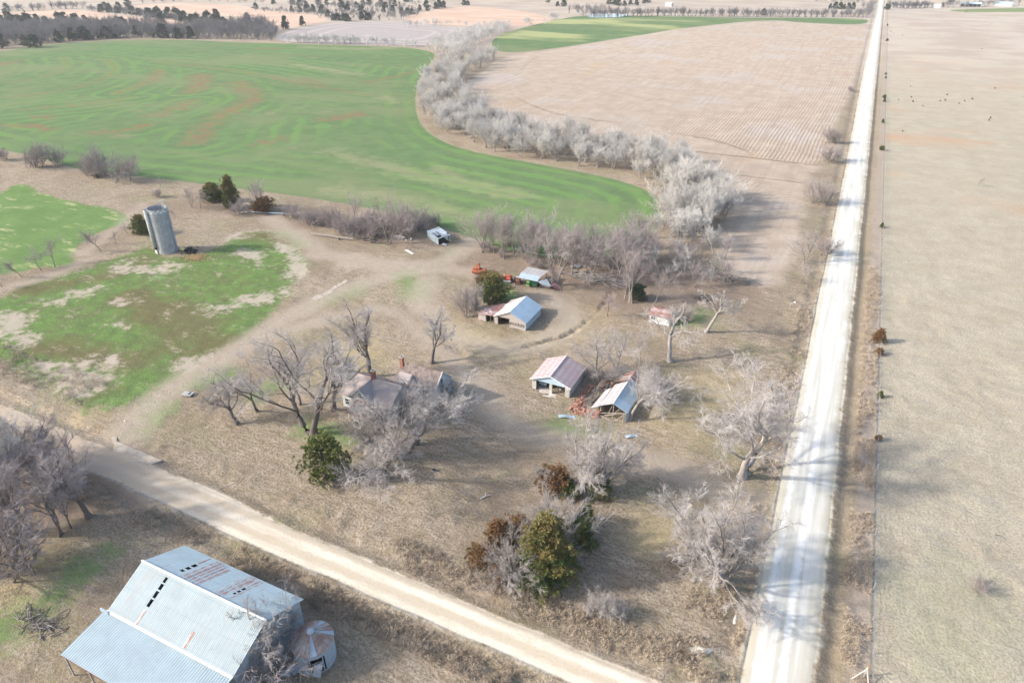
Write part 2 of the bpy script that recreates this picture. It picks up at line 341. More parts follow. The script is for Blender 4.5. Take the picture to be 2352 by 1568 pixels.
BARE = [([(280, 615), (370, 615)], 3.0), ([(130, 690), (190, 672), (230, 660)], 2.2), ([(10, 720), (35, 760), (60, 780)], 1.5), ([(160, 860), (230, 880)], 3.4), ([(90, 835), (110, 838)], 1.8), ([(270, 700), (300, 698)], 1.6), ([(250, 740), (258, 745)], 1.5), ([(640, 560), (690, 600), (700, 640), (650, 670)], 1.8),
        ([(560, 575), (600, 600)], 2.0), ([(500, 710), (560, 690)], 1.6), ([(560, 530), (480, 560), (430, 545)], 4), ([(240, 850), (260, 820)], 1.5), ([(440, 835), (520, 810)], 1.2), ([(600, 690), (640, 660)], 1.6)]
BROWN = [([(540, 540), (600, 540), (640, 550)], 3.0), ([(230, 640), (330, 605)], 2.5), ([(300, 690), (420, 740), (480, 790)], 6), ([(60, 670), (200, 640)], 3), ([(100, 800), (300, 830)], 4)]
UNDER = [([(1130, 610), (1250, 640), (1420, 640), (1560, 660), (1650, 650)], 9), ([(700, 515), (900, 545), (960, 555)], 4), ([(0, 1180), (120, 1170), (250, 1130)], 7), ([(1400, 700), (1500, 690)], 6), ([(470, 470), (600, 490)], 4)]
ROAD_L, ROAD_R = 2.3, 10.1
def road_edges(y): return ROAD_L - 1.1 * sst(250, 600, y) + .25 * (vnoise(y / 7, 0 * y, 3) - .5), ROAD_R - .5 * sst(250, 900, y) + .25 * (vnoise(y / 6, 0 * y, 4) - .5)
def side_edges(x):
    return 46.2 + .7 * sst(-60, -90, x) + 2.6 * sst(-95, -130, x) + .3 * (vnoise(x / 5, 0 * x, 6) - .5), 50.8 + .5 * sst(-30, -55, x) + .9 * sst(-55, -78, x) + 1.6 * sst(-130, -150, x) + .3 * (vnoise(x / 5, 0 * x, 7) - .5)

def build_land():
    def axis(lo, hi, step, glo, ghi, far_lo, far_hi, extra=()):
        a = list(np.arange(lo, hi, step)); s = step; v = lo
        while v > far_lo: s = min(s * glo, 14); v -= s; a.append(v)
        s = step; v = a[int((hi - lo) / step) - 1]
        while v < far_hi: s = min(s * ghi, 14); v += s; a.append(v)
        a = np.unique(np.round(np.array(a + list(extra)), 3)); return a
    xs = axis(-112, 34, .5, 1.012, 1.03, -1700, 520, (-2600, 1500)); ys = axis(14, 150, .5, 1.03, 1.0105, 0, 2000, (-400, 2700))
    X, Y = np.meshgrid(xs, ys); x = X.ravel(); y = Y.ravel(); N = x.size
    clipd = lambda v: np.clip(v, -60, 60)
    near = (x > -260) & (x < 60) & (y < 330)
    def sub(fn, mask, default=-60.0):
        r = np.full(N, default); r[mask] = clipd(fn(x[mask], y[mask])); return r
    P = {k: smooth_poly(VP(v), True, 2) for k, v in dict(w1=WHEAT1, w2=WHEAT2, st=STUB, lot=LOT, lot2=LOT2, p1=PINK1, p2=PINK2, p3=PINK3, gy=GREY, fg=FARG).items()}
    allm = (y < 2100) & (x > -1800)
    w1 = sub(lambda a, b: poly_sd(a, b, P['w1']), allm & (y < 600)); w2 = sub(lambda a, b: poly_sd(a, b, P['w2']), allm & (y > 250))
    st = sub(lambda a, b: poly_sd(a, b, P['st']), (x > -320) & (x < 5) & (y > 120) & (y < 1000)); lot = sub(lambda a, b: poly_sd(a, b, P['lot']), near); lot2 = sub(lambda a, b: poly_sd(a, b, P['lot2']), (x < -120) & (y < 300) & (x > -400))
    pk = np.maximum.reduce([sub(lambda a, b, q=q: poly_sd(a, b, P[q]), allm & (y > 250)) for q in ('p1', 'p2', 'p3')])
    gy = sub(lambda a, b: poly_sd(a, b, P['gy']), allm & (y > 250)); fg = sub(lambda a, b: poly_sd(a, b, P['fg']), (y > 700) & (x > 0))
    def lines(ls, mask): return sub(lambda a, b: np.maximum.reduce([w - seg_dist(a, b, smooth_poly(VP(p), False, 2) if len(p) > 2 else VP(p), False) for p, w in ls]), mask)
    tr = lines(TRACKS, near); red = lines(RED, (w1 > -10)); tan = lines(TAN, (w1 > -10)); yel = lines(YEL, near); grn = lines(GRN, near | (x > 12))
    bare = lines([(p, w * .75) for p, w in BARE], near); brn = lines(BROWN, near); und = lines(UNDER, near)
    gp = smooth_poly(VP(GULLY), False, 2); gul = sub(lambda a, b: 1.0 - seg_dist(a, b, gp, False), near)
    el, er = road_edges(y); rd = np.minimum(x - el, er - x)
    # the junction is flared on its west corner
    rd = np.maximum(rd, np.where((x < ROAD_R) & (x > -14), np.minimum(er - x, 6.0 - np.hypot((x - ROAD_L) / 1.3, y - 48) ), -60))
    sl, su = side_edges(x); sr = np.minimum(y - sl, su - y); sr = np.where(x > 4, -60, sr)
    past = np.clip(x - 15.4, -60, 60)
    # relief: ditches, banks, tussocks, the gully
    z = terr(x, y)
    fade = 1 - sst(150, 330, np.hypot(x, y))
    dr_ = x - er
    z -= .5 * np.exp(-((dr_ - 1.5) / .9) ** 2) * (y < 2000); z -= .28 * np.exp(-((el - x - 1.6) / 1.2) ** 2) * (np.abs(y - 48.5) > 6)
    z += .12 * sst(0, .8, rd) * (y < 2100)
    z -= .35 * np.exp(-((y - su - 1.7) / 1.1) ** 2) * (x < -6) + .55 * np.exp(-((sl - y - 1.8) / 1.0) ** 2) * (x < -2)
    z += .10 * sst(0, .8, sr)
    z -= .45 * sst(.4, 1.1, gul + 2.2 * (fbm(x / 2.3, y / 2.3, 51, 3) - .5)); z += 0
    rank = np.maximum.reduce([np.exp(-((dr_ - 3.6) / 1.6) ** 2), .9 * np.exp(-((sl - y - 3.2) / 1.6) ** 2) * (x < 0), .7 * np.exp(-((el - x - 3.5) / 2.5) ** 2), .6 * np.exp(-((y - su - 4) / 2) ** 2), np.exp(-(np.hypot(x + 4, y - 56) / 7) ** 2), np.exp(-(np.hypot((x + 128) / 18, (y - 62) / 5)) ** 2)])
    dirt = np.maximum.reduce([sst(-.3, .3, rd), sst(-.3, .3, sr), .8 * sst(-.5, .5, tr)])
    tus = fbm(x / 1.1, y / 1.1, 21, 3) - .5; tus2 = fbm(x / 3.7, y / 3.7, 33, 3) - .5
    z += fade * (1 - dirt) * (1 - .75 * sst(-2, 3, st)) * (tus * (.22 + .45 * rank) + tus2 * (.35 + .15 * rank))
    global GX, GY, GZ; GX, GY, GZ = xs, ys, z.reshape(len(ys), len(xs))
    rows = np.where(st < 26, st, x + 1.5 * (vnoise(x / 60, y / 60, 9) - .5)); low = y < 262
    wx = 16 * (fbm(x / 22, y / 22, 71, 3) - .5); cen = np.where(y > 205, np.hypot(x + 14 + wx, (y - 232) * .7), x * .9 + wx * .3 + .12 * (y - 205)); rows = np.where(low, cen, rows); rows = np.where((y >= 262) & (y < 290) & (x > -60), y + .15 * x + wx * .5, rows)
    cont = np.where(w1 < 90, w1, w1)
    redl = np.full(N, 60.0); m = w1 > -10
    redl[m] = np.minimum.reduce([seg_dist(x[m], y[m], smooth_poly(VP(p), False, 1), False) for p, w in RED[:10] if len(p) > 2])
    flow = np.minimum(redl, np.abs(w1) + 8)
    # class of every cell, so that each field and road is an object of its own
    nx, ny = len(xs), len(ys); idx = np.arange(N).reshape(ny, nx)
    q = np.stack([idx[:-1, :-1], idx[:-1, 1:], idx[1:, 1:], idx[1:, :-1]], -1).reshape(-1, 4)
    av = lambda a: a[q].mean(1)
    cls = np.zeros(len(q), int)
    for k, a in ((9, past), (5, pk), (6, gy), (4, st), (3, w2), (2, w1), (7, lot), (8, lot2), (12, tr), (11, sr), (10, rd)):
        cls[av(a) > 0] = k
    cls[(cls == 9) & ((av(y) > 2100))] = 0
    names = {0: ('ground', 'dead tan winter grass of the farmyard and road verges', 'ground'), 2: ('wheat_field', 'big curved green wheat field with red bare streaks left of the creek trees', 'field'), 3: ('wheat_field', 'far green wheat field beyond the creek trees', 'field'),
             4: ('stubble_field', 'pale crop stubble field with fine rows beside the main road', 'field'), 5: ('hay_field', 'far pinkish tan grass fields among the dark cedars', 'field'), 6: ('fallow_field', 'grey fallow field behind the wheat', 'field'),
             7: ('green_lot', 'patchy green and brown lot around the silo', 'field'), 8: ('green_meadow', 'bright green meadow behind the silo at the left edge', 'field'), 9: ('pasture', 'wide pale dry pasture right of the main road', 'pasture'),
             10: ('gravel_road', 'straight white gravel road running to the horizon', 'road'), 11: ('dirt_road', 'tan dirt road crossing the lower left of the picture', 'road'), 12: ('farm_track', 'pale worn vehicle tracks across the farmyard', 'track')}
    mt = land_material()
    layers = {'la': (w1, lot, st, tr), 'lb': (rd, sr, pk, past), 'lc': (rows, flow, red, tan), 'ld': (gy, yel, grn, und), 'le': (bare, brn, gul, rank), 'lf': (w2, lot2, fg, np.zeros(N))}
    for k in names:
        f = q[cls == k]
        if not len(f): continue
        u, inv = np.unique(f, return_inverse=True)
        me = np_mesh(names[k][0], np.stack([x[u], y[u], z[u]], -1), inv.reshape(-1, 4), True)
        for nm, ch in layers.items():
            a = me.attributes.new(nm, 'FLOAT_COLOR', 'POINT'); a.data.foreach_set('color', np.stack([c[u] for c in ch], -1).astype(np.float32).ravel())
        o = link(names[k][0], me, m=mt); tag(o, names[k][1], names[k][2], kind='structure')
def gz(x, y):
    """height of the finished land at a point"""
    i = min(max(int(np.searchsorted(GX, x)) - 1, 0), len(GX) - 2); j = min(max(int(np.searchsorted(GY, y)) - 1, 0), len(GY) - 2)
    fx = (x - GX[i]) / (GX[i + 1] - GX[i]); fy = (y - GY[j]) / (GY[j + 1] - GY[j])
    return float((GZ[j, i] * (1 - fx) + GZ[j, i + 1] * fx) * (1 - fy) + (GZ[j + 1, i] * (1 - fx) + GZ[j + 1, i + 1] * fx) * fy)
def land_material():
    t = NT('land of grass, fields and gravel'); o = t.tc.outputs['Object']
    p = t.vec(o, (1, 1, 0))
    w1, lot, st, tr = t.attr('la'); rd, sr, pk, past = t.attr('lb'); rows, flow, red, tan = t.attr('lc'); gy, yel, grn, und = t.attr('ld'); bare, brn, gul, rank = t.attr('le'); w2, lot2, fg, _ = t.attr('lf')
    big = t.noise(p, .018, 4, .6); mid = t.noise(p, .11, 5, .62); fin = t.noise(p, .55, 5, .68); tiny = t.noise(p, 2.6, 4, .8); str_ = t.noise(t.vec(p, (.35, 1.3, 1), (0, 0, .5)), .8, 5, .65, .8)
    m0 = t.math('SUBTRACT', mid, .5); f0 = t.math('SUBTRACT', fin, .5)
    wob = t.add(t.mul(m0, 15.0), t.mul(f0, 12.0)); wob_s = t.add(t.mul(m0, 1.0), t.mul(f0, 1.1)); wob_r = t.add(t.mul(m0, .5), t.mul(f0, .9))
    S = lambda sd, w, wb: t.step(t.add(sd, wb), -w, w)
    xx0 = t.sep(o)[0]
    # dead grass
    c = t.mix(t.step(mid, .3, .7), (.240, .186, .124), (.30, .243, .170))
    c = t.mix(t.step(str_, .35, .7), c, (.42, .345, .27)); c = t.mix(t.step(big, .42, .62, 0, .45), c, (.235, .195, .135))
    c = t.mix(t.step(t.noise(p, .07, 5, .7), .50, .64, 0, .5), c, (.225, .225, .11))
    c = t.mix(t.step(tiny, .44, .58, 0, .8), c, (.155, .118, .082)); c = t.mix(t.step(t.noise(t.vec(p, (.6, 1.3, 1), (0, 0, .6)), 1.25, 5, .85), .48, .62, 0, .5), c, (.43, .36, .265)); c = t.mix(t.step(t.noise(p, .045, 4, .65), .46, .62, 0, .5), c, (.205, .155, .108))
    # pasture right of the fence
    pc = t.mix(t.step(mid, .3, .7), (.37, .318, .232), (.45, .395, .298)); pc = t.mix(t.step(t.noise(t.vec(p, (.3, 1, 1)), .35, 5, .7), .45, .68, 0, .8), pc, (.385, .345, .275))
    pc = t.mix(t.step(t.noise(p, .12, 5, .75), .52, .64, 0, .45), pc, (.33, .275, .20))
    y_ = t.sep(o)[1]
    far_rust = t.math('MULTIPLY', t.step(t.noise(t.vec(p, (.5, 1, 1)), .022, 3, .6), .56, .68), t.step(y_, 170, 330)); pc = t.mix(t.mul(far_rust, .75), pc, (.47, .29, .18))
    pc = t.mix(t.step(t.noise(p, .030, 2), .58, .72, 0, .25), pc, (.36, .365, .28)); pc = t.mix(t.step(t.noise(t.vec(p, (.6, 1, 1)), .9, 5, .8), .5, .66, 0, .5), pc, (.50, .44, .335))
    pc = t.mix(t.step(tiny, .46, .57, 0, .7), pc, (.27, .225, .165))
    c = t.mix(S(past, .5, wob_r), c, pc)
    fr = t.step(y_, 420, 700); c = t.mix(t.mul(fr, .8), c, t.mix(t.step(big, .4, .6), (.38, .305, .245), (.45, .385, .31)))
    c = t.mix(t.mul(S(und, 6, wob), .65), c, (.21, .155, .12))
    c = t.mix(t.mul(S(yel, 5, wob), .5), c, (.40, .32, .17))
    # hay, fallow
    c = t.mix(S(pk, 1.5, wob_s), c, t.mix(t.step(t.noise(t.vec(p, (.3, 1, 1)), .05, 4), .35, .65), (.47, .32, .235), (.53, .39, .29)))
    gl = t.math('SINE', t.mul(t.add(t.mul(gy, 1.0), t.mul(m0, 5.0)), .32)); gc = t.mix(t.step(gl, .2, 1), (.34, .295, .27), (.40, .35, .32)); c = t.mix(S(gy, 1.5, wob_s), c, gc)
    # stubble rows
    rw = t.math('SINE', t.mul(t.add(rows, t.mul(f0, .35)), 2 * math.pi / 1.55)); wide = t.math('SINE', t.mul(rows, 2 * math.pi / 9.3)); rowgap = t.step(t.noise(p, .025, 2), .35, .5, .35, 1)
    sc = t.mix(t.step(mid, .3, .7), (.375, .295, .222), (.46, .375, .292)); sc = t.mix(t.step(t.noise(p, .02, 3), .5, .68, 0, .6), sc, (.44, .39, .36)); sc = t.mix(t.step(t.noise(t.vec(p, (1, .25, 1)), .05, 3), .58, .7, 0, .5), sc, (.44, .30, .19))
    rk = t.mul(t.mul(t.step(rw, .05, .9), t.step(t.noise(p, .09, 4, .7), .36, .6, .15, .8)), t.mul(t.step(y_, 195, 290, .04, 1), t.step(y_, 620, 300, .12, 1))); sc = t.mix(rk, sc, (.265, .205, .155)); sc = t.mix(t.step(t.noise(t.vec(p, (1, .06, 1)), .35, 4, .7), .48, .62, 0, .5), sc, (.33, .26, .20)); sc = t.mix(t.step(t.noise(p, .5, 4, .8), .48, .64, 0, .4), sc, (.34, .27, .205))
    c = t.mix(S(st, 2.5, t.mul(wob, .4)), c, sc)
    # winter wheat
    fl = t.math('SINE', t.mul(t.add(flow, t.mul(m0, 9.0)), .62)); fl2 = t.math('SINE', t.mul(t.add(flow, t.mul(m0, 4.0)), 2.3))
    wc = t.mix(t.step(mid, .3, .7), (.098, .152, .068), (.128, .185, .082)); wc = t.mix(t.mul(t.step(fl, -.2, 1.0, 0, .6), t.step(t.noise(p, .012, 3), .40, .55)), wc, (.135, .245, .07)); wc = t.mix(t.step(fl2, .2, 1, 0, .18), wc, (.135, .175, .075))
    wc = t.mix(t.step(t.noise(t.vec(p, (.5, 1, 1)), .02, 5, .65), .44, .64, 0, .85), wc, (.165, .195, .095)); wc = t.mix(t.step(t.noise(p, .05, 5, .7), .60, .72, 0, .65), wc, (.26, .20, .125))
    wc = t.mix(t.step(tiny, .5, .8, 0, .35), wc, (.15, .15, .075))
    rc = t.mix(t.step(t.noise(t.vec(p, (.3, 1, 1)), .6, 5, .8), .47, .58), (.235, .125, .08), (.15, .14, .075)); wob_red = t.add(t.mul(m0, 16.0), t.mul(t.math('SUBTRACT', t.noise(t.vec(p, (.5, 1, 1)), .22, 5, .75), .5), 26.0))
    wt = t.mix(t.mul(t.mul(S(red, 3.5, wob_red), .9), t.step(t.noise(t.vec(p, (.4, 1.2, 1)), .35, 5, .8), .40, .56)), wc, rc); wt = t.mix(t.mul(S(tan, 5.5, wob_red), .32), wt, (.34, .29, .18))
    c = t.mix(S(w1, .7, wob_s), c, wt)
    wc2 = t.mix(t.step(t.noise(t.vec(p, (.4, 1, 1)), .012, 4), .5, .6, 0, .8), wc, (.35, .35, .16)); c = t.mix(S(w2, .8, wob_s), c, wc2); c = t.mix(S(fg, 3, wob_s), c, (.17, .21, .09))
    # lots
    lc = t.mix(t.step(mid, .38, .62), (.125, .185, .064), (.13, .15, .068)); lc = t.mix(t.step(t.noise(p, .35, 5, .7), .42, .62), lc, (.145, .235, .07)); lc = t.mix(t.mul(S(brn, 4, wob), .85), lc, (.15, .12, .065)); lc = t.mix(t.step(t.noise(p, .07, 5, .7), .50, .62, 0, .6), lc, (.15, .145, .07)); lc = t.mix(t.step(t.noise(t.vec(p, (.6, 1.2, 1), (0, 0, .5)), .2, 7, .8), .55, .64, 0, .8), lc, (.38, .315, .24))
    lc = t.mix(t.step(tiny, .46, .6, 0, .55), lc, (.08, .10, .04)); lc = t.mix(t.mul(S(bare, 2.6, t.mul(wob, 1.5)), .85), lc, (.43, .36, .29)); c = t.mix(S(lot, 1.6, t.mul(wob, .75)), c, lc)
    l2 = t.mix(t.step(mid, .3, .7), (.12, .19, .065), (.15, .225, .08)); l2 = t.mix(t.step(t.noise(t.vec(p, (.35, 1, 1), (0, 0, .35)), .22, 5, .7), .55, .66, 0, .8), l2, (.38, .37, .2)); c = t.mix(S(lot2, .8, t.mul(wob, .6)), c, l2)
    c = t.mix(t.mul(S(grn, 3.0, wob), t.add(t.mul(t.step(xx0, 14, 17, 1, .18), .75), 0.0)), c, (.15, .23, .075))
    # worn tracks and roads
    tc_ = t.mix(t.step(fin, .3, .7), (.46, .39, .315), (.38, .315, .25)); tc_ = t.mix(t.step(str_, .4, .7, 0, .5), tc_, (.30, .245, .185)); c = t.mix(t.mul(S(tr, 2.6, t.mul(wob, .42)), .58), c, tc_)
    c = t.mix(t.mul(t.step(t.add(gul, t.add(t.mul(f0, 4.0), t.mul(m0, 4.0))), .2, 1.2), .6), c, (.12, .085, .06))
    c = t.mix(t.mul(t.step(xx0, 12.5, 14), t.mul(t.step(xx0, 16.2, 15.2), .6)), c, (.37, .305, .25)); c = t.mix(t.mul(t.step(t.math('ABSOLUTE', t.math('SUBTRACT', t.add(xx0, t.mul(f0, .6)), 15.9)), .35, .1), .55), c, (.17, .13, .10))
    xx = t.sep(o)[0]; ditch_shade = t.mul(t.step(t.math('ABSOLUTE', t.math('SUBTRACT', xx, 11.9)), .6, 1.5, 1, 0), .5); c = t.mix(t.mul(ditch_shade, t.step(y_, 900, 1100, 1, 0)), c, (.215, .18, .13))  # shade of the roadside ditch put into the ground colour as a dark band
    ruts = t.math('SINE', t.mul(t.math('SUBTRACT', y_, 46.3), 2.6)); dc = t.mix(t.step(t.add(t.mul(ruts, .5), t.mul(fin, 1.2)), .2, 1.1), (.50, .425, .32), (.66, .59, .475)); dc = t.mix(t.step(t.noise(t.vec(p, (.12, 1, 1)), .9, 3, .6), .4, .7, 0, .6), dc, (.46, .38, .28))
    dc = t.mix(t.step(xx, -55, -105), dc, (.40, .32, .24)); dc = t.mix(t.step(sr, .9, .1, 0, .45), dc, (.40, .35, .28)); dc = t.mix(t.step(tiny, .48, .62, 0, .3), dc, (.33, .27, .2)); c = t.mix(S(sr, .35, t.add(t.mul(m0, 1.6), t.mul(f0, 2.6))), c, dc)
    wheel = t.math('SINE', t.mul(t.math('SUBTRACT', xx, 3.2), 2.25)); gr = t.mix(t.step(t.noise(t.vec(p, (1.2, .04, 1)), 1.1, 3), .35, .65), (.47, .445, .38), (.58, .56, .51)); gr = t.mix(t.step(t.add(wheel, t.mul(f0, 2.5)), .2, 1.1, 0, .6), gr, (.74, .73, .70))
    gr = t.mix(t.step(t.add(rd, t.mul(m0, 3.0)), 2.0, .5, 0, .85), gr, (.43, .385, .295)); gr = t.mix(t.step(t.noise(p, 5.5, 2, .8), .70, .76, 0, .45), gr, (.40, .37, .33)); c = t.mix(S(rd, .45, t.add(t.mul(m0, 2.6), t.mul(f0, 3.2))), c, gr)
    # relief of the grass, plough rows and gravel
    soft = t.math('SUBTRACT', 1.0, t.math('MAXIMUM', t.step(rd, -.2, .3), t.math('MAXIMUM', t.step(sr, -.2, .3), t.math('MAXIMUM', t.step(w1, -1, 1, 0, .75), t.step(w2, -1, 1, 0, .75)))))
    h = t.add(t.mul(fin, .28), t.add(t.mul(tiny, .42), t.mul(str_, .10))); h = t.mul(h, t.add(t.mul(soft, .85), .12)); h = t.add(h, t.mul(t.mul(rw, t.step(st, -1, 1)), t.step(y_, 195, 290, .0, .08)))
    t.bump(h, 1.0, .55)
    t.b.inputs['Specular IOR Level'].default_value = 0.0
    return t.out(c, 1.0)
build_land()

# ---------------------------------------------------------------- trees
def nrm(a): return a / np.maximum(np.linalg.norm(a, axis=-1, keepdims=True), 1e-6)
def limbs(rng, P, D, L, Rr, st, gn, up, taper):
    """grow n limbs at once; returns chain points (n,st+1,3), directions and radii"""
    n = len(P); pts = [P]; dirs = [D]; rad = [Rr]
    for s in range(st):
        D = nrm(D + rng.normal(0, gn, (n, 3)) + np.array([0, 0, up]))
        P = P + D * (L / st)[:, None]; pts.append(P); dirs.append(D); rad.append(Rr * (1 - (1 - taper) * (s + 1) / st))
    return np.stack(pts, 1), np.stack(dirs, 1), np.stack(rad, 1)
def tubes(ch, dr, rd, k):
    n, s, _ = ch.shape
    ref = np.where(np.abs(dr[:, :, 2:3]) > .9, np.array([1., 0, 0]), np.array([0, 0, 1.]))
    u = nrm(np.cross(dr, ref)); w = np.cross(dr, u)
    a = np.arange(k) * 2 * np.pi / k
    v = ch[:, :, None, :] + rd[:, :, None, None] * (u[:, :, None, :] * np.cos(a)[None, None, :, None] + w[:, :, None, :] * np.sin(a)[None, None, :, None])
    idx = np.arange(n * s * k).reshape(n, s, k)
    q = np.stack([idx[:, :-1, :], np.roll(idx, -1, 2)[:, :-1, :], np.roll(idx, -1, 2)[:, 1:, :], idx[:, 1:, :]], -1).reshape(-1, 4)
    return v.reshape(-1, 3), q
def join(parts):
    vs_, fs, b = [], [], 0
    for v, f in parts: vs_.append(v); fs.append(f + b); b += len(v)
    return np.concatenate(vs_), np.concatenate(fs)
def make_tree(seed, trunk, levels, split, tips=1.0):
    """trunk: list of (P, D, L, r); levels: (children, len ratio, angle, gnarl, steps, radius ratio, start, up, sides, rmin)"""
    rng = np.random.default_rng(seed)
    P = np.array([t[0] for t in trunk], float); D = nrm(np.array([t[1] for t in trunk], float))
    L = np.array([t[2] for t in trunk], float); Rr = np.array([t[3] for t in trunk], float)
    ch, dr, rd = limbs(rng, P, D, L, Rr, 5, .10, .05, .62)
    rd[:, 0] *= 1.45
    mesh = [[], []]
    mesh[0].append(tubes(ch, dr, rd, 8))
    for li, (nc, lr, ang, gn, st, rr, t0, up, sides, rmin) in enumerate(levels):
        n, s, _ = ch.shape; s -= 1
        t = t0 + (1 - t0) * (np.arange(nc)[None, :] + rng.uniform(.0, 1, (n, nc))) / nc
        t = np.clip(t, 0, 1); t[:, -1] = 1.0
        f = t * s; i = np.minimum(f.astype(int), s - 1); fr = (f - i)[..., None]; r_ = np.arange(n)[:, None]
        P = ch[r_, i] * (1 - fr) + ch[r_, i + 1] * fr; D0 = dr[r_, i + 1]; R0 = rd[r_, i] * (1 - fr[..., 0]) + rd[r_, i + 1] * fr[..., 0]
        az = rng.uniform(0, 2 * np.pi, (n, nc)) if li else (np.arange(nc)[None, :] * 2.4 + rng.uniform(0, 1.2, (n, nc)))
        ref = np.where(np.abs(D0[..., 2:3]) > .9, np.array([1., 0, 0]), np.array([0, 0, 1.]))
        u = nrm(np.cross(D0, ref)); w = np.cross(D0, u)
        a = np.radians(np.clip(rng.normal(ang, ang * .28, (n, nc)), 5, 105)); a[:, -1] *= .45
        D = D0 * np.cos(a)[..., None] + (u * np.cos(az)[..., None] + w * np.sin(az)[..., None]) * np.sin(a)[..., None]
        Ln = L[:, None] * lr * rng.uniform(.65, 1.25, (n, nc)) * (1.1 - .35 * t)
        Rn = np.maximum(R0 * rr * rng.uniform(.75, 1.1, (n, nc)), rmin); Rn[:, -1] = np.maximum(R0[:, -1] * .95, rmin)
        P, D, L, Rr = P.reshape(-1, 3), D.reshape(-1, 3), Ln.ravel(), Rn.ravel()
        ch, dr, rd = limbs(rng, P, D, L, Rr, st, gn, up, .45 if li < len(levels) - 1 else .5)
        ch[..., 2] = np.maximum(ch[..., 2], .15)
        mesh[0 if li < split else 1].append(tubes(ch, dr, rd, sides))
    return mesh
def tree_meshes(name, *a, h=None, **k):
    t, c = make_tree(*a, **k)
    tv, tf = join(t); cv, cf = join(c)
    if h:
        s = h / max(np.percentile(cv[:, 2], 99.7), .1); tv = tv * s; cv = cv * s
    return np_mesh(name + ' trunk', tv, tf, True), np_mesh(name + ' crown', cv, cf)
Z3 = (0, 0, 0)
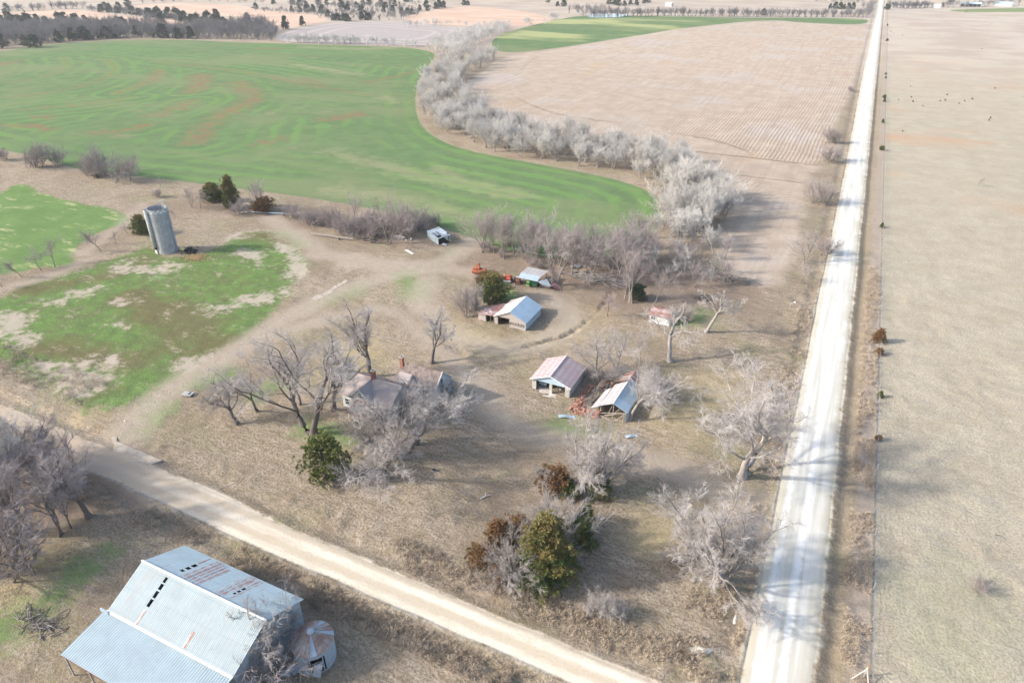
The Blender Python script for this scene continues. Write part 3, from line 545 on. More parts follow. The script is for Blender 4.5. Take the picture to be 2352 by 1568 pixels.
# (children, length ratio, angle, gnarl, steps, radius ratio, start, up, sides, rmin)
def yard_levels(g=.2, spread=42, d=1.0, tw=.0062):
    return [(5, 1.75, spread, g * .8, 7, .52, .55, .12, 7, .04), (7, .42, 46, g, 5, .48, .22, .07, 5, .022),
            (7, .52, 44, g, 3, .5, .2, .03, 4, .011), (max(4, int(7 * d)), .52, 42, g * .8, 2, .6, .15, .02, 3, tw),
            (8, .66, 38, .2, 2, .75, .1, .03, 3, tw * .72)]
TM = {}
def trees_setup():
    y = TM.setdefault
    # broad old yard trees: thick dark crooked limbs under a haze of fine twigs
    y('yard0', tree_meshes('yard tree a', 11, [(Z3, (.10, .02, 1), 3.0, .25)], yard_levels(.20, 33), 2, h=13))
    y('yard1', tree_meshes('yard tree b', 23, [(Z3, (-.25, .05, 1), 2.5, .22)], yard_levels(.24, 40), 2, h=11))
    y('yard2', tree_meshes('yard tree c', 37, [((0, 0, 0), (-.12, 0, 1), 3.2, .21), ((.45, .1, 0), (.45, .1, 1), 2.8, .18)], yard_levels(.2, 31, .75), 2, h=13))
    y('yard3', tree_meshes('yard tree d', 41, [(Z3, (-.12, -.08, 1), 3.8, .20)], yard_levels(.2, 28, .9), 2, h=13))
    y('oak', tree_meshes('open tree', 58, [(Z3, (.22, 0, 1), 3.3, .26)],
        [(4, 1.5, 52, .22, 8, .62, .8, .06, 7, .05), (7, .42, 52, .26, 5, .5, .22, .05, 5, .026), (6, .5, 48, .25, 3, .5, .2, .02, 4, .012), (7, .5, 42, .2, 2, .55, .15, .02, 3, .007), (7, .6, 40, .2, 2, .7, .1, .02, 3, .005)], 2, h=10.5))
    y('dome', tree_meshes('dense round tree', 77, [(Z3, (.05, .05, 1), 1.3, .15), ((.3, .2, 0), (.5, .2, 1), 1.3, .12), ((-.3, 0, 0), (-.55, .1, 1), 1.3, .12), ((0, -.3, 0), (.1, -.6, 1), 1.3, .11), ((0, .3, 0), (-.2, .7, 1), 1.3, .11)],
        [(8, 2.2, 46, .10, 6, .5, .2, .035, 5, .020), (8, .45, 36, .12, 4, .5, .2, .02, 4, .012), (8, .5, 34, .14, 3, .55, .15, .02, 3, .008), (6, .55, 34, .15, 2, .7, .1, .0, 3, .006)], 2, h=7.5))
    y('spread', tree_meshes('spreading tree', 91, [(Z3, (.05, .05, 1), 1.7, .24), ((.35, .2, 0), (.6, .2, 1), 1.7, .18), ((-.35, 0, 0), (-.6, .1, 1), 1.7, .18)],
        [(6, 2.9, 44, .15, 8, .55, .45, .05, 6, .035), (8, .42, 42, .2, 5, .5, .2, .03, 4, .016), (7, .5, 40, .2, 3, .5, .15, .02, 3, .010), (7, .5, 38, .2, 2, .6, .1, .01, 3, .0066), (6, .62, 36, .2, 2, .75, .1, .0, 3, .0052)], 2, h=9))
    # slender silvery trees of the creek
    pale = lambda g: [(5, 1.25, 20, g, 5, .6, .25, .13, 5, .03), (7, .40, 32, g, 3, .5, .2, .12, 4, .016), (8, .5, 34, g, 2, .55, .15, .06, 3, .012), (7, .6, 32, .16, 2, .7, .1, .05, 3, .0078)]
    for k in range(4):
        rr = random.Random(k); st = [((rr.uniform(-.6, .6), rr.uniform(-.6, .6), 0), (rr.uniform(-.3, .3), rr.uniform(-.3, .3), 1), rr.uniform(3.2, 4.6), rr.uniform(.08, .12)) for _ in range(4 + k % 2)]
        y('pale%d' % k, tree_meshes('creek tree %d' % k, 100 + k, st, pale(.14 + .02 * k), 1, h=11))
    # grove trees: tall trunks, fan shaped grey crowns
    for k in range(4):
        rr = random.Random(40 + k); st = [((0, 0, 0), (rr.uniform(-.15, .15), rr.uniform(-.15, .15), 1), 5.0, .13)]
        if k % 2: st.append(((.3, .2, 0), (rr.uniform(-.3, .3), rr.uniform(-.3, .3), 1), 4.5, .11))
        y('grove%d' % k, tree_meshes('grove tree %d' % k, 200 + k, st, [(6, 1.05, 32, .15, 6, .6, .4, .09, 5, .03), (7, .45, 40, .17, 4, .5, .2, .06, 4, .016), (7, .5, 40, .18, 3, .6, .15, .04, 3, .010), (7, .6, 36, .18, 2, .75, .1, .03, 3, .0068)], 1, h=11))
    # low many-stemmed thickets
    for k in range(3):
        rr = random.Random(70 + k); st = [((rr.uniform(-1, 1), rr.uniform(-.8, .8), 0), (rr.uniform(-.7, .7), rr.uniform(-.7, .7), 1), rr.uniform(1.4, 2.4), rr.uniform(.03, .055)) for _ in range(12)]
        y('shrub%d' % k, tree_meshes('shrub %d' % k, 300 + k, st, [(6, .8, 34, .2, 4, .6, .2, .05, 4, .016), (7, .5, 40, .2, 3, .55, .15, .03, 3, .010), (10, .6, 38, .2, 2, .7, .1, .02, 3, .0062)], 1, h=4.5))
    # thin saplings
    for k in range(3):
        rr = random.Random(90 + k)
        y('sap%d' % k, tree_meshes('sapling %d' % k, 400 + k, [((0, 0, 0), (rr.uniform(-.2, .2), rr.uniform(-.2, .2), 1), 3.2, .09)], [(7, .9, 36, .2, 5, .55, .4, .06, 4, .02), (7, .5, 42, .2, 3, .55, .2, .05, 3, .011), (8, .5, 40, .2, 2, .7, .1, .03, 3, .0085), (5, .6, 36, .2, 1, .8, .1, .03, 3, .006)], 1, h=7))
    # far trees, few branches
    for k in range(3):
        rr = random.Random(50 + k); st = [((rr.uniform(-.8, .8), rr.uniform(-.8, .8), 0), (rr.uniform(-.4, .4), rr.uniform(-.4, .4), 1), rr.uniform(3, 4), .16) for _ in range(2)]
        y('far%d' % k, tree_meshes('far tree %d' % k, 500 + k, st, [(6, .9, 34, .18, 3, .6, .3, .06, 4, .05), (7, .5, 42, .2, 2, .5, .15, .03, 3, .035), (7, .5, 40, .2, 1, .6, .1, .02, 3, .028)], 1, h=9))
trees_setup()
BARK = {'yard': ('bark_dark', 'twig_lilac'), 'oak': ('bark_pale', 'twig_lilac'), 'dome': ('bark_pale', 'twig_lilac'), 'spread': ('bark_pale', 'twig_lilac'), 'pale': ('bark_pale', 'twig_pale'),
        'grove': ('bark_mid', 'twig_mid'), 'shrub': ('bark_mid', 'twig_mid'), 'sap': ('bark_mid', 'twig_mid'), 'far': ('bark_mid', 'twig_far')}
_used = {}
def plant(kind, px, label, h, group=None, cat='tree', rz=None, look=None, name='bare_tree', xy=None, wide=1.0, tilt=(0, 0)):
    """a leafless tree: an empty at its foot, trunk and crown meshes below it"""
    key = kind.rstrip('0123456789'); bk, tw = look or BARK[key]
    p = V(*px) if xy is None else Vector((xy[0], xy[1], float(terr(*xy))))
    t = empty(name, (p.x, p.y, p.z - .05), label, cat, group, rz if rz is not None else random.Random(hash((round(p.x, 1), round(p.y, 1)))).uniform(0, 6.28))
    t.rotation_euler.x, t.rotation_euler.y = tilt
    for part, me0, mt in (('trunk', TM[kind][0], bk), ('crown', TM[kind][1], tw)):
        kk = (kind, part, mt)
        if kk not in _used:
            me = me0 if not any(q[:2] == kk[:2] for q in _used) else me0.copy()
            me.materials.clear(); me.materials.append(M[mt]); _used[kk] = me
        o = bpy.data.objects.new(part, _used[kk]); C.objects.link(o); o.parent = t
    base = {'yard0': 13, 'yard1': 11, 'yard2': 13, 'yard3': 13, 'oak': 10.5, 'dome': 7.5, 'spread': 9}.get(kind) or {'pale': 11, 'grove': 11, 'shrub': 4.5, 'sap': 7, 'far': 9}[key]
    s = h / base; t.scale = (s * wide, s * wide, s)
    return t

def blades(rng, centres, out, n, ln, wd, spread=.7):
    """n narrow leaf blades round each centre, pointing outwards"""
    c = np.repeat(centres, n, 0); o = np.repeat(out, n, 0)
    d = nrm(o + rng.normal(0, spread, c.shape)); m = len(c)
    p = c + d * rng.uniform(.0, ln * .6, (m, 1)); l_ = ln * rng.uniform(.5, 1.2, (m, 1)); w_ = wd * rng.uniform(.6, 1.3, (m, 1))
    s = nrm(np.cross(d, rng.normal(0, 1, c.shape)))
    v = np.stack([p, p + d * l_ * .55 + s * w_, p + d * l_, p + d * l_ * .45 - s * w_], 1).reshape(-1, 3)
    return v, np.arange(m * 4).reshape(m, 4)
def evergreen(seed, H, Rr, prof, clumps=420, n=34, ln=.36, wd=.04, ragged=.36):
    """trunk with boughs and a crown of spray clumps whose outline is uneven; prof: height fraction -> radius fraction"""
    rng = np.random.default_rng(seed)
    z = rng.uniform(.04, 1, clumps) ** .9; az = rng.uniform(0, 2 * np.pi, clumps)
    lobe = 1 + ragged * (np.sin(az * 3 + seed + z * 5) * .6 + np.sin(az * 5 + z * 11 + seed * 2) * .5) + rng.normal(0, .15, clumps)
    rf = np.interp(z, [q[0] for q in prof], [q[1] for q in prof]) * lobe * .72
    f = np.sqrt(rng.uniform(.18, 1, clumps)); c = np.stack([np.cos(az) * rf * Rr * f, np.sin(az) * rf * Rr * f, z * H], -1)
    keep = fbm(az * 1.6 + seed, z * 7 + seed, 91, 2) > .40; az, z, c = az[keep], z[keep], c[keep]; clumps = len(az); c[:, :2] += rng.normal(0, .10 * Rr, (clumps, 2)); c[:, 2] = np.maximum(c[:, 2] + rng.normal(0, .04 * H, clumps), .1)
    o = nrm(np.stack([np.cos(az), np.sin(az), np.full(clumps, .55)], -1))
    cv, cf = blades(rng, c, o, n, ln, wd)
    k = clumps // 4; a = np.stack([np.zeros(k), np.zeros(k), c[:k, 2] * .8], -1); d = nrm(c[:k] - a); L = np.linalg.norm(c[:k] - a, axis=1)
    b = limbs(rng, a, d, L, np.full(k, .035 * H / 6), 2, .06, 0, .4)
    tr = limbs(rng, np.zeros((1, 3)), np.array([[0.02, 0, 1.]]), np.array([H * .93]), np.array([.035 * H]), 5, .03, 0, .15)
    tv, tf = join([tubes(*tr, 7), tubes(*b, 4)])
    return np_mesh('evergreen trunk', tv, tf, True), np_mesh('evergreen crown', cv, cf)
cone = [(0, .75), (.15, 1), (.5, .78), (.8, .42), (1, .06)]
blob = [(0, .55), (.2, .95), (.5, 1), (.8, .75), (1, .25)]
EV = {'cedar_big': evergreen(3, 8.5, 3.1, [(0, .8), (.15, 1), (.45, .9), (.75, .6), (1, .12)], 1500, 40, .38, .036), 'cedar_round': evergreen(5, 6.5, 2.9, blob, 950, 36, .34, .036, .45),
      'cedar_bush': evergreen(7, 3.2, 1.7, blob, 420, 30, .30, .032, .5), 'cedar_bush2': evergreen(8, 3.0, 1.5, cone, 380, 30, .30, .032, .5),
      'privet': evergreen(9, 6.6, 2.6, [(0, .35), (.12, .8), (.4, 1), (.75, .8), (1, .3)], 1300, 26, .24, .05, .5)}
for k in range(3): EV['far%d' % k] = evergreen(30 + k, 7, 2.7, [cone, [(0, .6), (.25, 1), (.6, .8), (1, .1)], [(0, .8), (.2, 1), (.6, .6), (1, .05)]][k], 150, 14, .9, .2, .45)
_uev = {}
def conifer(kind, px, label, h, look='cedar', group=None, name='cedar_tree', cat='cedar tree', xy=None, w=1.0, single=False):
    p = V(*px) if xy is None else Vector((xy[0], xy[1], float(terr(*xy))))
    t = empty(name, (p.x, p.y, p.z - .03), label, cat, group, (p.x * 7.7 + p.y * 3.1) % 6.28)
    for i, (part, mt) in enumerate((('trunk', 'bark_dark'), ('crown', look))):
        kk = (kind, part, mt)
        if kk not in _uev:
            me = EV[kind][i] if not any(q[:2] == kk[:2] for q in _uev) else EV[kind][i].copy()
            me.materials.clear(); me.materials.append(M[mt]); _uev[kk] = me
        o = bpy.data.objects.new(part, _uev[kk]); C.objects.link(o); o.parent = t
    s = h / {'cedar_big': 8.5, 'cedar_round': 6.5, 'cedar_bush': 3.2, 'cedar_bush2': 3.0, 'privet': 6.6}.get(kind, 7)
    t.scale = (s * w, s * w, s); return t

# ---------------------------------------------------------------- buildings
def gable(mb, x0, x1, y0, y1, ze, zr, along='y', ov=.3, t=.06, sides='both', lo=None):
    """roof slabs; returns them in mb. ridge runs along `along`"""
    if along == 'y':
        xm = (x0 + x1) / 2; sl = (zr - ze) / (xm - x0); d = ov * sl
        if sides in ('both', 'left'): mb.slab([(x0 - ov, y0 - ov, ze - d), (xm, y0 - ov, zr), (xm, y1 + ov, zr), (x0 - ov, y1 + ov, ze - d)], t)
        if sides in ('both', 'right'): mb.slab([(xm, y0 - ov, zr), (x1 + ov, y0 - ov, ze - d), (x1 + ov, y1 + ov, ze - d), (xm, y1 + ov, zr)], t)
    else:
        ym = (y0 + y1) / 2; sl = (zr - ze) / (ym - y0); d = ov * sl
        if sides in ('both', 'near'): mb.slab([(x0 - ov, y0 - ov, ze - d), (x1 + ov, y0 - ov, ze - d), (x1 + ov, ym, zr), (x0 - ov, ym, zr)], t)
        if sides in ('both', 'far'): mb.slab([(x0 - ov, ym, zr), (x1 + ov, ym, zr), (x1 + ov, y1 + ov, ze - d), (x0 - ov, y1 + ov, ze - d)], t)
    return mb
def root(name, x, y, label, cat, group=None, rz=0, z=None):
    return empty(name, (x, y, gz(x, y) if z is None else z), label, cat, group, rz)

# the big metal barn in the lower left, ridge along x; local origin at its south west corner
def big_barn():
    r = root('barn', -65.9, 28.5, 'huge pale blue metal roofed barn with a long lean-to in the lower left corner', 'barn', z=0)
    W, D, ze, zr = 19.0, 10.5, 5.0, 7.5; ym = D / 2
    w = MB(); w.box(0, .15, 0, D, -.5, ze).box(.15, W - .15, D - .15, D, -.5, ze - .02).box(.15, W - .15, 0, .15, -.5, ze - .02)
    w.poly([(0, 0, ze), (0, D, ze), (0, ym, zr - .1)], .15, (1, 0, 0)); w.build('wall', M['wall_metal'], r)
    g = MB(); g.box(W - .15, W, 0, D, -.5, ze); g.poly([(W, 0, ze), (W, ym, zr - .1), (W, D, ze)], .15, (-1, 0, 0)); g.build('end_wall', M['wall_metal'], r)
    # roof slopes as strips so that the lost sheets are real holes with rafters below
    def slope(name, near, holes, mats, rust):
        s0 = (lambda v: (-.4 + v * (ym + .4), ze - .19 + v * (zr - ze + .19))) if near else (lambda v: (D + .4 - v * (ym + .4), ze - .19 + v * (zr - ze + .19)))
        us = sorted({-.35, W + .35} | {h[i] for h in holes for i in (0, 1)}); 
        m = MB()
        for a, b in zip(us[:-1], us[1:]):
            vs_ = sorted({0, 1} | {h[i] for h in holes if h[0] <= a and h[1] >= b for i in (2, 3)})
            for c, d in zip(vs_[:-1], vs_[1:]):
                if any(h[0] <= a and h[1] >= b and h[2] <= c and h[3] >= d for h in holes): continue
                (y0, z0), (y1, z1) = s0(c), s0(d)
                q = [(a, y0, z0), (b, y0, z0), (b, y1, z1), (a, y1, z1)]
                m.slab(q if near else q[::-1], .05)
        o = m.build(name, mats, r)
        for a, b, c, d in rust:
            (y0, z0), (y1, z1) = s0(c), s0(d); q = [(a, y0, z0 + .012), (b, y0, z0 + .012), (b, y1, z1 + .012), (a, y1, z1 + .012)]
            MB().slab(q if near else q[::-1], .008).build('rusted_sheet', M['rust_stripe'], r)
    hn = [(4.05, 4.55, .36, .50), (4.05, 4.55, .53, .66), (4.05, 4.55, .69, .80), (4.05, 4.5, .83, .93)]
    hf = [(4.3, 4.95, .40, .52), (4.3, 4.95, .56, .66), (4.3, 4.9, .70, .78), (12.6, 13.0, .42, .52), (12.6, 13.0, .55, .63), (12.6, 12.95, .66, .73)]
    slope('near_roof', True, hn, M['roof_pale'], [(4.05, 4.5, .02, .30), (11.6, 12.05, .05, .34)])
    slope('far_roof', False, hf, M['roof_far'], [(4.45, 4.7, .05, .36), (10.9, 11.05, .02, .97), (11.3, 11.5, .02, .95), (12.1, 12.3, .02, .97), (12.7, 12.9, .04, .38), (13.2, 13.35, .05, .9)])
    for a, b, c, d in ((5.5, 6.5, .04, .93), (6.55, 7.5, .06, .9), (7.55, 8.5, .12, .94), (11.6, 12.05, .03, .95)):
        q = [(a, D + .4 - c * (ym + .4), ze - .19 + c * (zr - ze + .19) + .012), (b, D + .4 - c * (ym + .4), ze - .19 + c * (zr - ze + .19) + .012), (b, D + .4 - d * (ym + .4), ze - .19 + d * (zr - ze + .19) + .012), (a, D + .4 - d * (ym + .4), ze - .19 + d * (zr - ze + .19) + .012)]
        MB().slab(q[::-1], .008).build('rusted_sheet', M['rust_panel'], r)
    MB().tube([(-.4, ym, zr + .06), (W + .4, ym, zr + .06)], .14, 8).build('ridge_cap', M['white'], r)
    f = MB()
    for k in range(11):
        x = .2 + k * 1.86; f.bar((x, .1, ze - .3), (x, ym, zr - .25), .08, .14); f.bar((x, D - .1, ze - .3), (x, ym, zr - .25), .08, .14)
    for k in range(4): f.bar((0.1, .8 + k * 1.3, ze - .12 + k * .5 * 1.24), (W - .1, .8 + k * 1.3, ze - .12 + k * .5 * 1.24), .06, .08)
    f.build('rafter', M['beam'], r)
    l = MB(); l.slab([(-.9, -6.2, 3.75), (W + .2, -6.2, 3.75), (W + .2, -.36, 4.62), (-.9, -.36, 4.62)], .06); l.build('lean_to_roof', M['roof_lean'], r)
    MB().slab([(-.5, -.55, 4.78), (W + .3, -.55, 4.78), (W + .3, -.30, 4.86), (-.5, -.30, 4.86)], .12).build('eave_trim', M['white'], r)
    MB().box(-1.35, .0, -.62, -.45, 4.35, 4.95).build('end_panel', M['wall_metal'], r)
    for k in range(6): MB().box(-.6 + k * 3.9, -.45 + k * 3.9, -6.1, -5.95, -.5, 3.7).build('post', M['old_wood'], r)
    MB().bar((-.8, -6.15, 3.62), (W, -6.15, 3.62), .1, .18).build('beam', M['rusty'], r)
    return r
big_barn()

def grain_bin():
    r = root('grain_bin', -43.1, 36.4, 'round white metal grain bin with rusty cone roof beside the big barn', 'grain bin')
    R0, H0, n = 2.35, 3.3, 40; rng = random.Random(2)
    m = MB(); lev = 9
    a0, a1 = R_(-62), R_(-22)       # the torn door opening faces the road
    ang = [2 * math.pi * k / n for k in range(n + 1)]
    for i in range(lev):
        for k in range(n):
            mid = (ang[k] + ang[k + 1]) / 2; mid = mid - 2 * math.pi if mid > math.pi else mid
            if a0 < mid < a1 and 1 <= i <= 6: continue
            z0, z1 = -.3 + (H0 + .3) * i / lev, -.3 + (H0 + .3) * (i + 1) / lev; b = len(m.v)
            for z, rr in ((z0, R0), ((z0 + z1) / 2, R0 + .03), (z1, R0)):
                for q in (ang[k], ang[k + 1]): m.v.append((rr * math.cos(q), rr * math.sin(q), z))
            m.f += [(b, b + 1, b + 3, b + 2), (b + 2, b + 3, b + 5, b + 4)]
    o = m.build('wall', M['bin_wall'], r, True); s = o.modifiers.new('t', 'SOLIDIFY'); s.thickness = .03
    for k in range(20):
        a, b = 2 * math.pi * k / 20, 2 * math.pi * (k + 1) / 20; p = MB(); lift = rng.uniform(-.03, .03)
        ru, rl = .32, R0 + .16
        p.slab([(rl * math.cos(a), rl * math.sin(a), H0 - .05 + lift), (rl * math.cos(b), rl * math.sin(b), H0 - .05 + lift), (ru * math.cos(b), ru * math.sin(b), H0 + 1.15), (ru * math.cos(a), ru * math.sin(a), H0 + 1.15)], .03)
        p.bar((rl * math.cos(a), rl * math.sin(a), H0 + lift), (ru * math.cos(a), ru * math.sin(a), H0 + 1.19), .05, .05)
        p.build('roof_panel', M['bin_rust'] if k not in (2, 5, 17) else M['bin_wall'], r)
    MB().tube([(0, 0, H0 + 1.05), (0, 0, H0 + 1.32), (0, 0, H0 + 1.45)], [.42, .42, .2], 20).build('cap', M['bin_wall'], r)
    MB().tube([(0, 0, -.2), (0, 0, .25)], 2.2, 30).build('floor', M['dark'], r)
    d = MB(); d.slab([(1.35, -2.2, .1), (2.25, -1.9, .0), (2.5, -1.3, 2.3), (1.9, -2.1, 2.2)], .03); d.build('torn_sheet', M['bin_wall'], r)
    f = MB()
    for q in (R_(-60), R_(-24)): f.bar((R0 * math.cos(q), R0 * math.sin(q), -.1), (R0 * math.cos(q), R0 * math.sin(q), 2.7), .09)
    for z in (.9, 1.7, 2.5): f.bar((R0 * math.cos(R_(-60)), R0 * math.sin(R_(-60)), z), (R0 * math.cos(R_(-24)), R0 * math.sin(R_(-24)), z + .1), .08)
    f.build('door_frame', M['bin_wall'], r)
M['bin_wall'] = metal('white weathered bin metal', (.34, .39, .44), .12, 0, 9, bump=.05, rough=.5)
M['bin_rust'] = metal('rusty bin roof', (.36, .32, .29), .60, 0, 9, rust=(.22, .13, .10), rust2=(.30, .21, .17), bump=.05, rough=.7)
grain_bin()
def scrap(px, label, w, l, mt, rz, n=1, seed=0, name='metal_sheet', tilt=.06):
    p = V(*px); rng = random.Random(seed); z = gz(p.x, p.y)
    m = MB()
    for i in range(n):
        a = rz + rng.uniform(-.6, .6) * (n > 1); cx, cy = (rng.uniform(-1, 1), rng.uniform(-.8, .8)) if n > 1 else (0, 0)
        Mx = Matrix.Translation((cx, cy, .05 + .12 * i)) @ Matrix.Rotation(a, 4, 'Z') @ Matrix.Rotation(rng.uniform(-tilt, tilt) * 2, 4, 'X') @ Matrix.Rotation(tilt, 4, 'Y')
        k = 6
        for j in range(k):
            u0, u1 = -l / 2 + l * j / k, -l / 2 + l * (j + 1) / k; h0, h1 = .10 * math.sin(j * .9), .10 * math.sin((j + 1) * .9)
            m.slab([Mx @ Vector(q) for q in ((u0, -w / 2, h0), (u1, -w / 2, h1), (u1, w / 2, h1), (u0, w / 2, h0))], .02)
    o = m.build(name, mt, None, loc=(p.x, p.y, z + .14)); return tag(o, label, 'sheet metal')
scrap((672, 1550), 'heap of bent pale roofing sheets on the grass by the grain bin', .7, 1.6, M['bin_wall'], .8, 6, 4, 'scrap_sheets', .15)
scrap((1302, 957), 'curled dark and silver metal sheet lying on green grass', .75, 3.0, M['shed_metal'], .45, 1, 1, tilt=.05)
scrap((1450, 1003), 'flat pale blue metal sheet lying on dry grass', .7, 2.2, M['blue_roof'], .75, 1, 2, tilt=.02)
scrap((940, 580), 'white trough shaped sheet lying near the thicket', .8, 3.4, M['white'], -.35, 1, 3, tilt=.02)
scrap((1025, 563), 'small pale sheet fallen beside the open metal shed', .7, 1.3, M['white'], .2, 2, 7, tilt=.05)

def garage():
    r = root('garage', -43.5, 99.3, 'two bay block garage with red streaked metal roof and open fronts', 'garage', z=gz(-40, 102) - .05)
    W, D, ze, zr = 7.6, 7.6, 2.5, 4.0; t = .25
    w = MB(); w.box(W - t, W, 0, D, -.3, ze).box(0, t, 0, D, -.3, ze).box(t, W - t, D - t, D, -.3, ze)
    w.poly([(0, D, ze), (W / 2, D, zr - .08), (W, D, ze)], .15, (0, -1, 0)); w.build('wall', M['garage_wall'], r)
    for x0, x1 in ((t, .85), (3.55, 4.1), (W - .9, W - t)): MB().box(x0, x1, -.02, .25, -.3, ze - .35).build('pillar', M['concrete'], r)
    g = MB(); g.poly([(t, -.03, ze - .35), (W - t, -.03, ze - .35), (W - t, -.03, ze), (W / 2, -.03, zr - .1), (t, -.03, ze)], .12, (0, 1, 0)); g.build('gable_panel', M['blue_roof'], r)
    for s in ('left', 'right'): gable(MB(), 0, W, 0, D, ze, zr, 'y', .32, .07, s).build('roof', M['garage_roof'], r)
    k = MB(); k.tube([(W / 2, -.35, zr + .02), (W / 2, D + .35, zr + .02)], .09, 6); k.build('ridge_cap', M['white'], r)
    b = MB(); b.bar((-.34, -.37, ze - .2), (W / 2, -.37, zr - .06), .05, .24); b.bar((W + .34, -.37, ze - .2), (W / 2, -.37, zr - .06), .05, .24); b.build('rake_board', M['white_paint'], r)
    f = MB(); f.box(t, W - t, .2, D - t, -.2, .03); f.poly([(-.5, -1.2, .05), (2.0, -1.6, .04), (4.2, -1.3, .05), (4.6, -.9, .05), (6.9, -1.2, .05), (7.2, .2, .05), (-.3, .2, .05)], .25); f.build('floor_slab', M['concrete'], r)
    rng = random.Random(5); j = MB()
    for _ in range(26):
        x, y = rng.uniform(4.4, 6.6), rng.uniform(1, 4.5); s = rng.uniform(.12, .4)
        j.box(-s, s, -s * .6, s * .6, 0, s, Matrix.Translation((x, y, .05 + rng.uniform(0, .3))) @ Matrix.Rotation(rng.uniform(0, 3), 4, 'Z') @ Matrix.Rotation(rng.uniform(-.5, .5), 4, 'X'))
    q = root('junk_pile', -38.4, 102.2, 'pale junk heaped in the right bay of the garage', 'junk', z=gz(-40, 102) + .0); o = j.build('rubbish', M['beam'], None); o['kind'] = 'stuff'; o.location = (-43.5, 99.3, gz(-40, 102)); o.parent = q; o.matrix_parent_inverse = Matrix.Translation(-q.location)
    # old truck nose in the left bay
    t2 = root('old_truck', -41.9, 102.2, 'dark old truck parked inside the left bay of the garage', 'truck', z=gz(-40, 102))
    b2 = MB().box(-.85, .85, -1.6, 1.6, .45, 1.0).box(-.75, .75, .0, 1.5, 1.0, 1.65); b2.build('body', M['steel'], t2, bevel=.08)
    MB().box(-.65, .65, -.02, .0, 1.08, 1.55).build('windscreen', M['glass'], t2)
    for x in (-.6, .6): MB().tube([(x, -1.6, .8), (x, -1.66, .8)], .13, 12).build('headlight', M['white'], t2)
    for x in (-.75, .75):
        for y in (-1.1, 1.1): MB().wheel((x, y, .35), .35, .22, (1, 0, 0)).build('wheel', M['tyre'], t2)
def blocks(name, c):
    t = NT(name); o = t.tc.outputs['Object']; n = t.n.new('ShaderNodeTexBrick'); 
    v = t.n.new('ShaderNodeCombineXYZ'); x, y, z = t.sep(o); t.l.new(t.add(x, y), v.inputs[0]); t.l.new(z, v.inputs[1]); t.l.new(v.outputs[0], n.inputs[0])
    n.inputs['Scale'].default_value = 1.0; n.inputs['Brick Width'].default_value = .4; n.inputs['Row Height'].default_value = .2; n.inputs['Mortar Size'].default_value = .012
    n.inputs['Color1'].default_value = (*c, 1); n.inputs['Color2'].default_value = tuple(q * .88 for q in c) + (1,); n.inputs['Mortar'].default_value = tuple(q * .6 for q in c) + (1,)
    return t.out(t.mix(t.step(t.noise(o, 1.3, 5), .4, .7, 0, .5), n.outputs[0], tuple(q * .75 for q in c)), .95)
M['garage_wall'] = blocks('pale concrete blocks', (.47, .45, .43))
garage()

